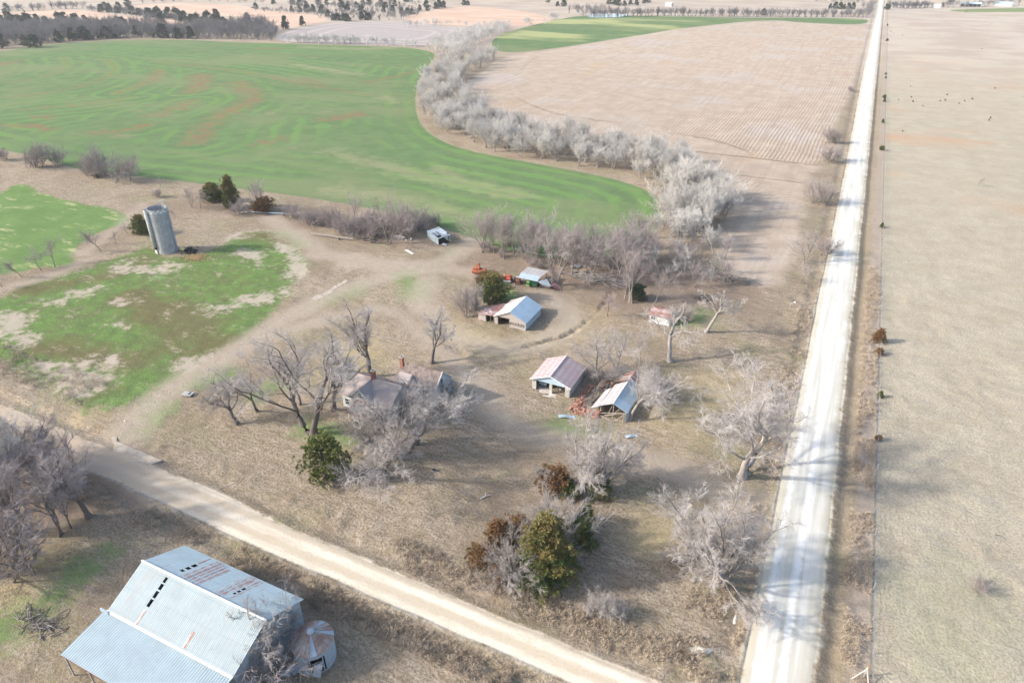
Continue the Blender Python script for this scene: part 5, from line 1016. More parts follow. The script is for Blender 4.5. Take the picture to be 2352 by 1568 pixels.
    MB().bar((x1 + o2, y0 - o2, ez + .03), (x1 + o2, y2, r2 + .03), .08, .14).bar((x1 + o2, y1 + o2, ez + .03), (x1 + o2, y2, r2 + .03), .08, .14).build('rake_board', M['white'], r)
    win(y0 + 2, 1.0, ax='x', y=x1 + .01); win(y0 + 4.6, 1.0, ax='x', y=x1 + .01); win(y2, 3.6, .7, 1.0, ax='x', y=x1 + .01)
    # little roof dormer with its face to the right
    MB().box(7.7, 9.9, 7.0, 8.4, 3.5, 4.75).poly([(9.9, 7.0, 4.75), (9.9, 7.7, 5.3), (9.9, 8.4, 4.75)], .1, (-1, 0, 0)).build('dormer_wall', M['siding'], r)
    d = MB(); d.slab([(7.5, 6.75, 4.6), (10.2, 6.75, 4.6), (10.2, 7.7, 5.4), (7.5, 7.7, 5.4)], .06); d.slab([(7.5, 7.7, 5.4), (10.2, 7.7, 5.4), (10.2, 8.65, 4.6), (7.5, 8.65, 4.6)], .06); d.build('dormer_roof', M['shingle_red'], r)
    win(7.7, 3.9, .8, .8, ax='x', y=9.92)
    MB().slab([(10.35, 3.2, 2.6), (12.8, 3.2, 2.3), (12.8, 6.2, 2.3), (10.35, 6.2, 2.6)], .06).build('side_porch_roof', M['shingle_red'], r)
    for y in (3.3, 6.0): MB().box(12.6, 12.7, y, y + .1, -.2, 2.3).build('porch_post', M['white'], r)
    f = root('railing', V(827, 985).x, V(827, 985).y, 'white broken railing standing in the grass before the farmhouse', 'railing')
    for k in range(2): MB().box(k * 1.2, k * 1.2 + .1, 0, .1, -.1, 1.5).build('post', M['white'], f)
    MB().bar((0, .05, 1.45), (1.3, .05, 1.45), .09).bar((-1.6, .6, 1.2), (0, .05, 1.4), .09).bar((-1.8, .0, .15), (.1, .0, .15), .12).build('rail', M['white'], f)
def siding(name, c):
    t = NT(name); o = t.tc.outputs['Object']; z = t.sep(o)[2]; fr = t.math('FRACT', t.mul(z, 1 / .14)); n = t.noise(t.vec(o, (1, 1, 3)), 1.0, 5, .65)
    col = t.mix(t.step(n, .45, .65, 0, .55), c, (.34, .30, .27)); col = t.mix(t.step(fr, .8, 1, 0, .35), col, tuple(q * .4 for q in c)); return t.out(col, .85)
M['siding'] = siding('peeling white clapboard', (.66, .65, .62)); M['siding_shaded'] = siding('white clapboard tinted as shaded', (.50, .54, .57)); M['siding_grey'] = siding('grey clapboard', (.42, .41, .40))  # right gable walls carry their shadow-side blue grey in the colour
farmhouse()

M['slab'] = simple('dusty tan concrete', (.42, .365, .30), .25, .9, .95, col2=(.34, .28, .22))
# ---------------------------------------------------------------- smaller things on the ground
def flat(px_list, name, label, cat, mt, t=.14, kind=None, lift=.05):
    p = [V(*q) for q in px_list]; c = sum(p, Vector()) / len(p); zz = max(gz(q.x, q.y) for q in p) + lift; m = MB()
    m.poly([(q.x - c.x, q.y - c.y, 0) for q in p], t + .15)
    o = m.build(name, mt); o.location = (c.x, c.y, zz); return tag(o, label, cat, kind=kind)
flat([(255, 1003), (268, 1000), (268, 1012), (372, 1056), (348, 1066), (335, 1072), (300, 1056), (258, 1040), (262, 1020)][::-1][:9], 'concrete_slab', 'pale concrete culvert slab at the edge of the dirt road by the farm entrance', 'slab', M['slab'], lift=-.12)
for i, (q, lb) in enumerate((([(715, 686), (728, 677), (746, 679), (728, 690)], 'nearest of the four pale concrete slabs in a row in the yard'), ([(740, 675), (757, 666), (766, 670), (750, 679)], 'second of the four pale concrete slabs in a row in the yard'),
                             ([(759, 665), (769, 655), (778, 659), (764, 668)], 'third of the four pale concrete slabs in a row in the yard'), ([(774, 653), (795, 642), (799, 647), (779, 658)], 'farthest of the four pale concrete slabs in a row in the yard'))):
    flat(q[::-1], 'concrete_slab', lb, 'slab', M['slab'], .2, lift=.02)['group'] = 'concrete slabs in the yard'
def well():
    p = V(432, 908); r = root('well_cover', p.x, p.y, 'square cracked concrete well cover beside the farm track', 'well cover', rz=.25)
    MB().box(-1.0, 1.0, -.7, .7, .25, .45).box(-.5, .4, -.3, .5, .45, .6).build('lid', M['concrete_grey'], r, bevel=.03); MB().box(-.85, .85, -.6, .6, -.3, .25).build('base', M['dark_wood'], r)
well()
def auger(a, b, label, r_=.14, mt='steel'):
    A, B = V(*a), V(*b); r = root('pipe', A.x, A.y, label, 'pipe'); d = B - A
    MB().tube([(0, 0, .7), (d.x, d.y, .55 + gz(B.x, B.y) - gz(A.x, A.y))], r_, 12).build('tube', M[mt], r); 
    for k in (.3, .62): MB().bar((d.x * k - .5, d.y * k, -.1), (d.x * k, d.y * k, .6), .07).bar((d.x * k + .5, d.y * k, -.1), (d.x * k, d.y * k, .6), .07).build('leg', M['steel'], r)
    MB().wheel((d.x * .7, d.y * .7 - .6, .25), .28, .15, (1, 0, 0)).build('wheel', M['tyre'], r)
auger((579, 492), (690, 496), 'long blue grey grain auger lying left of the thicket', .2)
auger((715, 541), (812, 553), 'long grey pipe lying under the thicket near the metal shed', .16, 'post')
def logs(px, label, n, spread, ln, seed, mt='bark_mid', name='log_pile', cat='log pile', w=(.08, .22), h=.8, along=None):
    p = V(*px); r = root(name, p.x, p.y, label, cat); rng = random.Random(seed); m = MB()
    for k in range(n):
        a = (along if along is not None else rng.uniform(0, 3.14)) + rng.gauss(0, .25); l = rng.uniform(.4, 1) * ln; x, y = rng.gauss(0, spread[0]), rng.gauss(0, spread[1]); z = rng.random() * h * max(.15, 1 - math.hypot(x / spread[0], y / spread[1]) / 2.6); w_ = rng.uniform(*w)
        q = [(x, y, z + .08), (x + l * .5 * math.cos(a) + rng.gauss(0, .1), y + l * .5 * math.sin(a), z + rng.gauss(.08, .15) + .05), (x + l * math.cos(a), y + l * math.sin(a), max(.05, z + rng.gauss(0, .3)))]
        m.tube(q, [w_, w_ * .85, w_ * .5], 6)
    m.build('wood', M[mt], r); return r
logs((1370, 640), 'long brush and log pile under the grove right of the pole shelter', 130, (4.5, 1.4), 4.0, 1, along=.1)
logs((1645, 640), 'big tangled brush heap at the right end of the grove', 210, (3.2, 1.5), 2.4, 2, w=(.03, .09), h=1.8, name='brush_heap', cat='brush heap')
logs((1700, 650), 'rounder brown brush heap beside the stubble field', 170, (2.0, 1.2), 2.0, 3, w=(.02, .06), h=2.0, name='brush_heap', cat='brush heap')
logs((1612, 690), 'dark uprooted stump behind the leaning pale tree', 46, (.7, .4), 1.5, 4, 'bark_dark', 'stump', 'stump', (.05, .16), 1.6)
logs((845, 553), 'dark rotting logs in front of the thicket', 40, (2.2, .6), 2.2, 5, 'dark_wood', h=.6, along=.2)
logs((920, 548), 'pale stones and timber heaped behind the thicket', 26, (1.4, .5), 1.4, 6, 'concrete', 'rubble_heap', 'rubble', (.15, .35), .5)
logs((75, 1440), 'dark fallen branches at the foot of the left woods', 60, (2.0, .8), 2.8, 7, 'bark_mid', 'brush_heap', 'brush heap', (.03, .09), .9)
def single_log(px, label, l, a, rr=.12, mt='bark_white'):
    p = V(*px); r = root('fallen_branch', p.x, p.y, label, 'branch'); m = MB(); c, s = math.cos(a), math.sin(a)
    m.tube([(0, 0, .1), (c * l * .4, s * l * .4 + .15, .22), (c * l, s * l, .12)], [rr, rr * .8, rr * .4], 7); m.build('wood', M[mt], r); MB().tube([(c * l * .4, s * l * .4 + .15, .2), (c * l * .5 - .5, s * l * .6 + .5, .25)], [rr * .6, rr * .3], 6).build('side_branch', M[mt], r)
M['bark_white'] = simple('bleached wood', (.55, .50, .45), .2, 4, .9)
single_log((1103, 1146), 'bleached forked branch lying on the brown grass', 2.0, .9); single_log((865, 1095), 'short pale branch below the olive green tree', 1.3, .3, .07); single_log((1540, 1290), 'thin pale branch under the large spreading tree by the road', 2.4, -.4, .04); single_log((2385 - 100, 1228), 'thin dark stick lying in the pasture', 1.5, -.2, .04, 'bark_dark')
def tub():
    p = V(997, 1081); r = root('hole_cover', p.x, p.y, 'small black open tub sunk in the brown grass', 'tub'); 
    MB().tube([(0, 0, -.3), (0, 0, .28)], .36, 16, False).build('rim', M['concrete_grey'], r); MB().tube([(0, 0, .0), (0, 0, .2)], .33, 16).build('inside', M['char'], r)
tub()
def mound(px, label, sx, sy, h, mt, name='gravel_mound', rz=0):
    p = V(*px); n = 20; m = MB(); z0 = gz(p.x, p.y)
    for j in range(6):
        f = j / 5
        for k in range(n):
            a = 2 * math.pi * k / n; q = 1 + .12 * math.sin(a * 3 + j) + .08 * math.sin(a * 5); m.v.append((math.cos(a) * sx * (1 - f) * q, math.sin(a) * sy * (1 - f) * q, h * math.sin(f * math.pi / 2) - .12 * (1 - f)))
    for j in range(5):
        for k in range(n): m.f.append((j * n + k, j * n + (k + 1) % n, (j + 1) * n + (k + 1) % n, (j + 1) * n + k))
    o = m.build(name, M[mt], None, True); o.location = (p.x, p.y, z0); o.rotation_euler.z = rz; return tag(o, label, 'mound')
mound((1608, 1494), 'oval pale gravel mound in the grass near the road corner', 1.7, .7, .35, 'gravel_pale', rz=.45); mound((1690, 1415), 'narrow strip of pale gravel at the grass edge of the road corner', .45, 1.7, .15, 'gravel_pale')
def blocks_pile(px, label, n, sp, mt, seed, s=(.2, .45), name='stone', cat='stone'):
    p = V(*px); r = root(name, p.x, p.y, label, cat); rng = random.Random(seed); m = MB()
    for k in range(n):
        q = rng.uniform(*s); m.box(-q, q, -q * .7, q * .7, -q * .3, q * .6, Matrix.Translation((rng.gauss(0, sp), rng.gauss(0, sp * .6), .1)) @ Matrix.Rotation(rng.uniform(0, 3), 4, 'Z') @ Matrix.Rotation(rng.uniform(-.3, .3), 4, 'X'))
    m.build('rock', M[mt], r, bevel=.05)
blocks_pile((562, 489), 'broken pale timber and metal left of the grain auger', 7, .5, 'white', 3, (.15, .35), 'junk_heap', 'junk'); blocks_pile((1318, 612), 'grey blue machine part and barrels in the grove', 6, .7, 'steel', 5, (.25, .5), 'junk_heap', 'junk'); blocks_pile((1342, 624), 'orange tan round bale remnant in the grove', 4, .4, 'straw', 6, (.3, .55), 'bale', 'bale')
blocks_pile((285, 967), 'small white marker box beside the driveway by the green lot', 2, .15, 'white', 7, (.1, .18), 'marker', 'marker'); blocks_pile((475, 981), 'small white post cap on the slope right of the driveway', 2, .12, 'white', 8, (.08, .16), 'marker', 'marker'); blocks_pile((805, 1015), 'white scraps on the ground below the farmhouse', 6, .8, 'white', 9, (.05, .12), 'litter', 'litter')
def roadside_post():
    p = V(1822, 706); r = root('mailbox', p.x, p.y, 'small white mailbox on a leaning post left of the main road', 'mailbox'); MB().bar((-.9, -.3, -.1), (-.6, -.2, 1.2), .1).bar((-.6, -.2, 1.1), (0, 0, 1.15), .08).build('post', M['beam'], r); MB().box(-.15, .3, -.12, .15, 1.15, 1.45).build('box', M['white'], r, bevel=.04)
roadside_post()
# field fence east of the main road: posts, wires and the corner brace
def fence():
    ys_ = list(np.arange(60, 620, 5.2)); rng = random.Random(9)
    for k, y in enumerate(ys_):
        x = 15.9 + rng.gauss(0, .06); r = root('fence_post', x, y, 'thin grey fence post along the pasture right of the main road', 'fence post', 'fence posts along the pasture')
        MB().tube([(0, 0, -.2), (rng.gauss(0, .04), rng.gauss(0, .04), 1.3)], .055 if k % 4 else .09, 6).build('shaft', M['post'], r)
        if y > 330: break
    m = MB()
    for h in (.45, .8, 1.15):
        for a, b in zip(ys_[:-1], ys_[1:]): m.bar((15.9, a, gz(15.9, a) + h), (15.9, b, gz(15.9, b) + h), .02)
    tag(m.build('fence_wire', M['steel']), 'three strands of barbed wire between the posts right of the main road', 'wire')
    p = V(1985, 1552); r = root('fence_brace', p.x, p.y, 'white braced wooden fence corner at the bottom of the picture', 'fence')
    MB().tube([(0, 0, -.3), (0, 0, 1.7)], .1, 8).build('post', M['bark_white'], r); MB().bar((0, 0, 1.3), (-1.3, -1.0, .1), .09).bar((0, 0, 1.3), (.5, -1.5, .1), .09).build('brace', M['bark_white'], r); MB().box(-.1, .12, -.1, .12, 1.7, 1.85).build('cap', M['straw'], r)
fence()
# far farmstead near the top right corner, pond
def far_shed(px, label, L, W, h, mt, open_front=True):
    p = V(*px); r = root('farm_building', p.x, p.y, label, 'building', z=float(terr(p.x, p.y)), rz=-.1)
    MB().box(-L / 2, L / 2, W - .3, W, -.5, h).box(-L / 2, -L / 2 + .3, 0, W - .3, -.5, h).box(L / 2 - .3, L / 2, 0, W - .3, -.5, h).build('wall', M['wall_metal'], r)
    MB().slab([(-L / 2 - .5, -.8, h), (L / 2 + .5, -.8, h), (L / 2 + .5, W / 2, h + 2.4), (-L / 2 - .5, W / 2, h + 2.4)], .15).build('near_roof', M[mt], r); MB().slab([(-L / 2 - .5, W / 2, h + 2.4), (L / 2 + .5, W / 2, h + 2.4), (L / 2 + .5, W + .8, h), (-L / 2 - .5, W + .8, h)], .15).build('far_roof', M[mt], r)
    if open_front:
        for k in range(6): MB().box(-L / 2 + k * L / 5 - .15, -L / 2 + k * L / 5 + .15, 0, .3, -.5, h).build('post', M['white'], r)
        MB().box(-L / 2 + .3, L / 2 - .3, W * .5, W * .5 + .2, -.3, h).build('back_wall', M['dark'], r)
    else: MB().box(-L / 2 + .3, L / 2 - .3, 0, .3, -.5, h).build('front_wall', M['white_paint'], r)
far_shed((2229, 16), 'long open machine shed with pale blue roof at the top right', 27, 11, 4, 'blue_roof'); far_shed((2303, 15), 'closed white barn with pale blue roof, farthest right at the top', 24, 10, 4, 'blue_roof', False)
far_shed((2152, 19), 'small white house among trees near the top right', 9, 7, 3, 'white_roof', False); far_shed((1985 - 450, 15), 'tiny distant grey farm shed beyond the far tree row', 10, 6, 3, 'white_roof', False)
def pond():
    t = NT('pond water'); t.b.inputs['Roughness'].default_value = .12; t.b.inputs['Specular IOR Level'].default_value = .6; m = t.out((.30, .37, .42))
    flat([(1345, 36), (1380, 33), (1420, 33), (1445, 36), (1420, 41), (1385, 42), (1355, 41)][::-1], 'water', 'pale blue pond beyond the far tree row', 'pond', m, .1, 'structure', .35)
pond()

# ---------------------------------------------------------------- planting
def hgt(px, py, top):
    """height of a thing whose foot is at a pixel and whose top reaches the row `top`"""
    p = V(px, py); lo, hi = .3, 30
    for _ in range(30):
        m = (lo + hi) / 2; q = p + Vector((0, 0, m - CAM_H)); yy = VCY - FPX * q.dot(_u) / q.dot(_f)
        lo, hi = (m, hi) if yy > top else (lo, m)
    return lo
def T(kind, x, y, top, label, **k):
    if kind.startswith('yard'): k['wide'] = k.get('wide', 1) * 1.15
    if kind == 'dome': k['wide'] = k.get('wide', 1) * .78
    return plant(kind, (x, y), label, hgt(x, y, top), **k)
def E_(kind, x, y, top, label, **k):
    if kind in ('cedar_round', 'cedar_bush'): k['w'] = k.get('w', 1) * 1.3
    y -= (y - top) * .08; return conifer(kind, (x, y), label, hgt(x, y, top), **k)
yard = dict(group='old bare trees round the farmhouse')
T('yard1', 546, 973, 872, 'small crooked bare tree, farthest left of the farmhouse trees', rz=.4, **yard)
T('yard3', 591, 944, 805, 'bare tree with pale straight trunk, second from the left by the farmhouse', rz=1.2, **yard)
T('yard2', 722, 997, 760, 'large forked bare tree just left of the farmhouse', rz=2.9, **yard)
T('yard0', 767, 941, 775, 'dark bare tree leaning left beside the left wall of the farmhouse', rz=4.0, tilt=(0, -.15), **yard)
T('yard0', 849, 865, 695, 'tall dark bare tree directly behind the farmhouse chimney', rz=.9, **yard)
T('yard1', 992, 834, 718, 'upright bare tree standing alone behind the right end of the farmhouse', rz=5.1, wide=.9, **yard)
T('yard3', 884, 1090, 880, 'bare tree with leaning trunk in front of the farmhouse porch', rz=2.0, tilt=(.03, -.2), wide=1.1, **yard)
T('spread', 872, 1040, 925, 'fine twigged bare tree hiding the farmhouse porch', rz=3.0, wide=.8, **yard)
T('yard2', 919, 1054, 905, 'bare tree with dark forked trunk at the front right corner of the farmhouse', rz=.3, **yard)
T('yard3', 957, 1020, 850, 'bare tree with wide fine crown right of the farmhouse', rz=3.3, wide=1.25, tilt=(0, .1), **yard)
T('spread', 968, 975, 880, 'dense pale bare tree against the side porch of the farmhouse', rz=1.0, wide=.9, **yard)
T('shrub1', 1012, 905, 850, 'low dark thicket at the far right corner of the farmhouse', wide=1.5, look=('bark_mid', 'twig_lilac'), cat='shrub', name='bare_shrub')
T('yard3', 690, 930, 800, 'smaller bare tree behind the large forked tree left of the farmhouse', rz=5.0, **yard)
T('shrub0', 875, 1092, 1062, 'tiny pale shrub at the foot of the leaning tree', cat='shrub', name='bare_shrub', look=('bark_pale', 'twig_pale'))
conifer('privet', (752, 1100), 'olive green leafy tree in front of the farmhouse, the only one in leaf there', hgt(752, 1100, 1004), 'olive', name='evergreen_tree', cat='evergreen tree', w=1.2)
# beside the machine shed and grove edge
E_('cedar_round', 1131, 696, 632, 'dark green cedar behind the rusty lean-to of the grey barn', w=1.15)
T('shrub0', 1076, 722, 655, 'bushy bare tree at the left end of the rusty lean-to', wide=.75); T('shrub1', 1090, 712, 672, 'second bushy bare tree between lean-to and dark cedar', wide=.7)
T('shrub2', 1099, 645, 628, 'small brown bush in front of the rusty combine wreck', cat='shrub', name='bare_shrub'); E_('cedar_bush', 1111, 655, 625, 'bronze young cedar between the dark cedar and the red machines', look='cedar_rust')
T('grove1', 1271, 655, 495, 'largest grove tree, pale trunk beside the pole shelter', wide=1.15); T('sap0', 1289, 668, 610, 'thin twin stemmed tree beside the fallen red roof'); T('sap1', 1356, 667, 612, 'short stubby tree with bushy foot at the front edge of the grove')
# around the red shed and the gully
T('oak', 1539, 829, 705, 'gnarled spreading bare tree with thick pale trunk in front of the red roofed shed', rz=3.2, wide=1.15)
T('oak', 1621, 763, 655, 'leaning pale bare tree right of the red roofed shed', rz=.4, tilt=(0, .25)); T('sap2', 1395, 725, 662, 'small forked tree at the upper end of the gully')
T('grove2', 1497, 712, 600, 'slender tree standing at the left corner of the red roofed shed', wide=.9); T('grove3', 1446, 695, 560, 'tall pale tree above a vine covered stump near the gully', look=('bark_pale', 'twig_mid')); T('grove0', 1434, 688, 600, 'thin tree just left of the vine covered stump', look=('bark_pale', 'twig_mid'))
E_('cedar_bush', 1462, 690, 655, 'dark vine covered stump between two pale trees', name='shrub', cat='shrub', look='cedar_far')
T('shrub2', 1575, 735, 700, 'grey bush against the right wall of the red roofed shed', cat='shrub', name='bare_shrub')
# around the collapsed shed
T('sap1', 1377, 880, 765, 'dark many limbed tree between garage and collapsed shed', wide=1.3, look=('bark_dark', 'twig_lilac')); T('grove1', 1417, 850, 750, 'fine twigged tree behind the collapsed shed', look=('bark_mid', 'twig_lilac')); T('grove2', 1470, 838, 760, 'tall tree growing through the far end of the collapsed shed', look=('bark_pale', 'twig_lilac'))
T('yard3', 1447, 962, 790, 'tall pale tree at the front right corner of the collapsed shed', rz=2.4, look=('bark_pale', 'twig_lilac')); T('dome', 1500, 925, 858, 'broad low bare tree reaching out right of the collapsed shed', wide=1.3)
T('shrub0', 1350, 868, 835, 'low thicket along the right wall of the garage', cat='shrub', name='bare_shrub', look=('bark_pale', 'twig_lilac')); T('shrub1', 1423, 868, 828, 'pale thicket behind the striped roof of the collapsed shed', cat='shrub', name='bare_shrub', wide=1.4, look=('bark_pale', 'twig_lilac'))
T('sap2', 1250, 833, 798, 'small bare tree behind the left roof edge of the garage')
# front lawn and road side
T('yard2', 1704, 1095, 862, 'large bare tree with twin pale trunks beside the white gravel road', rz=1.0, look=('bark_pale', 'twig_lilac'), wide=1.1)
T('spread', 1655, 1335, 1150, 'widest spreading bare tree at the road corner, lower right', rz=2.2, look=('bark_mid', 'twig_lilac'))
T('spread', 1352, 1140, 972, 'big round bare tree at the back of the lawn clump', rz=.2, wide=.86); T('yard3', 1330, 1105, 985, 'upright fine twigged tree just behind the big round bare tree', rz=1.9, wide=.8)
T('dome', 1286, 1243, 1138, 'middle sized pale bare tree behind the large green cedar', rz=2.1); T('dome', 1175, 1325, 1237, 'smallest pale round bare tree left of the large green cedar', rz=4.0)
E_('cedar_big', 1250, 1338, 1200, 'largest cedar, green with bronze top, in the middle of the lawn clump', w=1.25)
for k, (x, y, tp, lb, lk, kd) in enumerate(((1276, 1128, 1075, 'rusty orange young cedar left of the big round bare tree', 'cedar_rust', 'cedar_bush'), (1145, 1262, 1200, 'bronze cedar left of the smallest pale bare tree', 'cedar_rust', 'cedar_bush2'), (1107, 1294, 1255, 'small bronze cedar, farthest left of the lawn clump', 'cedar_rust', 'cedar_bush'),
        (1195, 1212, 1182, 'small bronze cedar behind the large green cedar', 'cedar_rust', 'cedar_bush2'), (1328, 1252, 1200, 'dark olive cedar at the right edge behind the large green cedar', 'cedar', 'cedar_bush'), (1345, 1212, 1165, 'green young cedar below the big round bare tree', 'cedar', 'cedar_bush2'), (1152, 1348, 1325, 'tiny bronze cedar nearest the dirt road', 'cedar_rust', 'cedar_bush2'),
        (1308, 1145, 1110, 'low green cedar at the foot of the big round bare tree', 'cedar', 'cedar_bush'), (1375, 1140, 1085, 'dark cedar inside the big round bare tree', 'cedar', 'cedar_bush2'), (1180, 1240, 1196, 'bronze cedar between the pale bare tree and the large green cedar', 'cedar_rust', 'cedar_bush'), (1140, 1322, 1300, 'dwarf bronze cedar under the smallest pale bare tree', 'cedar_rust', 'cedar_bush'))):
    E_(kd, x, y, tp, lb, look=lk)
T('shrub0', 1363, 1395, 1362, 'low lilac grey shrub, left of the two near the ditch banks', cat='shrub', name='bare_shrub', look=('bark_pale', 'twig_lilac')); T('shrub1', 1411, 1412, 1362, 'low lilac grey shrub, right of the two near the ditch banks', cat='shrub', name='bare_shrub', look=('bark_pale', 'twig_lilac'))
T('spread', 622, 1528, 1400, 'bare tree growing between the big barn and the grain bin', rz=1.0, look=('bark_pale', 'twig_lilac'), wide=.78); T('shrub2', 606, 1562, 1480, 'tangled brush at the foot of the big barn end wall', cat='shrub', name='bare_shrub', wide=1.5); T('shrub0', 652, 1385, 1335, 'lilac brush at the far right corner of the big barn', cat='shrub', name='bare_shrub', look=('bark_mid', 'twig_lilac'))
# woods in the lower left corner
lw = dict(group='trees of the lower left woods')
for k, (x, y, tp, kd, lb) in enumerate(((205, 1188, 985, 'yard0', 'widest dark tree at the right edge of the lower left woods'), (138, 1232, 1040, 'grove1', 'thin tree at the front of the lower left woods'), (164, 1214, 1050, 'grove0', 'slim tree between two larger ones at the front of the lower left woods'),
        (50, 1235, 1020, 'grove3', 'leaning slim tree near the left edge of the picture'), (72, 1220, 1030, 'grove2', 'dark slim tree behind the leaning one at the left edge'), (29, 1305, 1150, 'shrub1', 'nearest dark bush of the lower left woods'), (38, 1130, 930, 'pale1', 'tall whitish tree at the left edge of the lower left woods'),
        (62, 1085, 925, 'pale2', 'second tall whitish tree behind the first at the left edge'), (8, 1160, 960, 'yard3', 'dark tree cut by the left edge of the picture'), (105, 1150, 1000, 'grove2', 'dark tree in the middle of the lower left woods'), (135, 1130, 985, 'yard3', 'fine crowned tree behind the middle of the lower left woods'),
        (175, 1150, 1000, 'grove1', 'bushy tree behind the widest dark tree'), (-30, 1110, 930, 'yard2', 'large tree mostly outside the left edge'), (15, 1060, 935, 'grove0', 'grey tree next to the dirt road at the left edge'), (88, 1078, 960, 'yard1', 'low crowned tree beside the dirt road'), (120, 1095, 975, 'shrub0', 'dark undergrowth beside the dirt road in the left woods'), (-20, 1230, 1050, 'yard0', 'thick tree at the left picture edge in the woods'), (-40, 1330, 1140, 'yard1', 'bushy tree below the left woods at the picture edge'))):
    tp += (y - tp) * .16
    T(kd, x, y, tp, lb, look=('bark_dark', 'twig_mid') if not kd.startswith('pale') else None, **lw)
# left meadow, wheat edge, thicket
for x, y, tp, kd, lb in ((50, 636, 588, 'sap0', 'nearest of the thin saplings at the left fence line'), (94, 620, 565, 'sap1', 'second of the thin saplings at the left fence line'), (126, 612, 548, 'sap2', 'third of the thin saplings at the left fence line'), (232, 577, 520, 'sap0', 'leaning sapling left of the silo, nearer of two'), (219, 564, 530, 'sap1', 'short sapling left of the silo behind the leaning one'), (267, 562, 530, 'sap2', 'lone small sapling halfway to the silo cedar'), (294, 538, 507, 'sap1', 'bushy sapling close to the silo cedar'), (4, 658, 610, 'sap2', 'sapling cut by the left picture edge'),
        (403, 502, 476, 'sap2', 'tiny bare tree right behind the silo'), (441, 476, 425, 'grove1', 'first bare tree right of the silo at the wheat edge'), (461, 478, 432, 'sap0', 'second bare tree right of the silo at the wheat edge'), (601, 485, 408, 'grove3', 'bare tree rising from dark bushes left of the grain auger end'), (545, 492, 455, 'shrub2', 'bush at the foot of the tall green cedar'), (666, 499, 466, 'shrub0', 'small bush at the right end of the grain auger'),
        (369, 430, 404, 'sap1', 'tiny pale bush at the wheat edge above the silo'), (362, 452, 430, 'shrub1', 'low scrub above the silo pipe'), (742, 516, 468, 'grove0', 'dark leaning tree at the left end of the thicket'), (810, 518, 438, 'grove2', 'fan crowned tree in the left half of the thicket'), (892, 559, 440, 'grove1', 'tallest tree of the thicket, grey and many stemmed'), (931, 532, 455, 'grove3', 'grey round crowned tree in the right half of the thicket'), (917, 545, 465, 'grove0', 'tree between the tallest and the round crowned tree of the thicket'), (906, 571, 530, 'sap2', 'pale broken snag in front of the thicket')):
    T(kd, x, y, tp, lb, cat='shrub' if kd.startswith('shrub') else 'tree', name='bare_shrub' if kd.startswith('shrub') else 'bare_tree')
thk = [(718, 518), (767, 518), (798, 540), (826, 528), (845, 522), (865, 540), (949, 534), (972, 530), (960, 520), (1000, 519), (880, 530), (780, 530), (700, 512), (905, 525), (935, 545), (850, 545)]
for k, (x, y) in enumerate(thk): T('shrub%d' % (k % 3), x, y, y - 34 - 10 * ((k * 7) % 3), 'grey brown bush of the thicket left of the open metal shed', group='bushes of the thicket', cat='shrub', name='bare_shrub')
for x, y, tp, lb, kd in ((7, 367, 336, 'bush cut by the left edge at the wheat field', 'shrub0'), (82, 384, 324, 'left one of the pair of large round bushes at the wheat edge', 'shrub1'), (132, 378, 331, 'right one of the pair of large round bushes at the wheat edge', 'shrub2'), (233, 407, 338, 'tallest round bush of the three at the wheat edge', 'shrub1'), (283, 416, 354, 'right bush of the three at the wheat edge', 'shrub0'), (205, 402, 355, 'left bush of the three at the wheat edge', 'shrub2')):
    T(kd, x, y, tp, lb, cat='shrub', name='bare_shrub', wide=1.0, look=('bark_mid', 'twig_mid'))
E_('cedar_bush', 222, 410, 400, 'tiny dark green shrub under the tallest round bush'); E_('cedar_round', 327, 541, 496, 'dark cedar just left of the silo'); E_('cedar_round', 489, 466, 421, 'dark bronze cedar at the wheat edge right of the silo', w=1.1); E_('cedar_big', 533, 484, 408, 'tall green cedar at the wheat edge above the silo lot', w=.9); E_('cedar_bush', 605, 488, 455, 'dark bronze bush round the bare tree left of the auger', look='cedar_rust', w=1.4); E_('cedar_bush', 512, 462, 438, 'low dark cedar between the bronze and the tall green cedar')
# along the roads and in the pasture
for x, y, tp, kd, lb in ((1915, 329, 287, 'shrub1', 'farther of the two joined bushes left of the white road'), (1906, 373, 330, 'shrub0', 'nearer of the two joined bushes left of the white road'), (1885, 468, 406, 'shrub2', 'large dark round bush left of the white road'), (1955, 210, 195, 'shrub1', 'small grey bush far up the left side of the white road'), (1852, 604, 520, 'grove1', 'reddish grey tree left of the white road beside the stubble'), (1836, 650, 595, 'sap1', 'thin small tree nearest of the roadside row'), (2245, 428, 404, 'sap2', 'lone little bush in the middle of the right pasture'), (2247, 1354, 1322, 'shrub2', 'pale faint bush on a bare spot low in the right pasture'), (1895, 585, 545, 'shrub0', 'grey shrub at the road edge right of the reddish tree')):
    T(kd, x, y, tp, lb, cat='shrub' if kd != 'grove1' else 'tree', name='bare_shrub' if kd != 'grove1' else 'bare_tree', look=('bark_mid', 'twig_lilac') if kd in ('grove1',) else None)
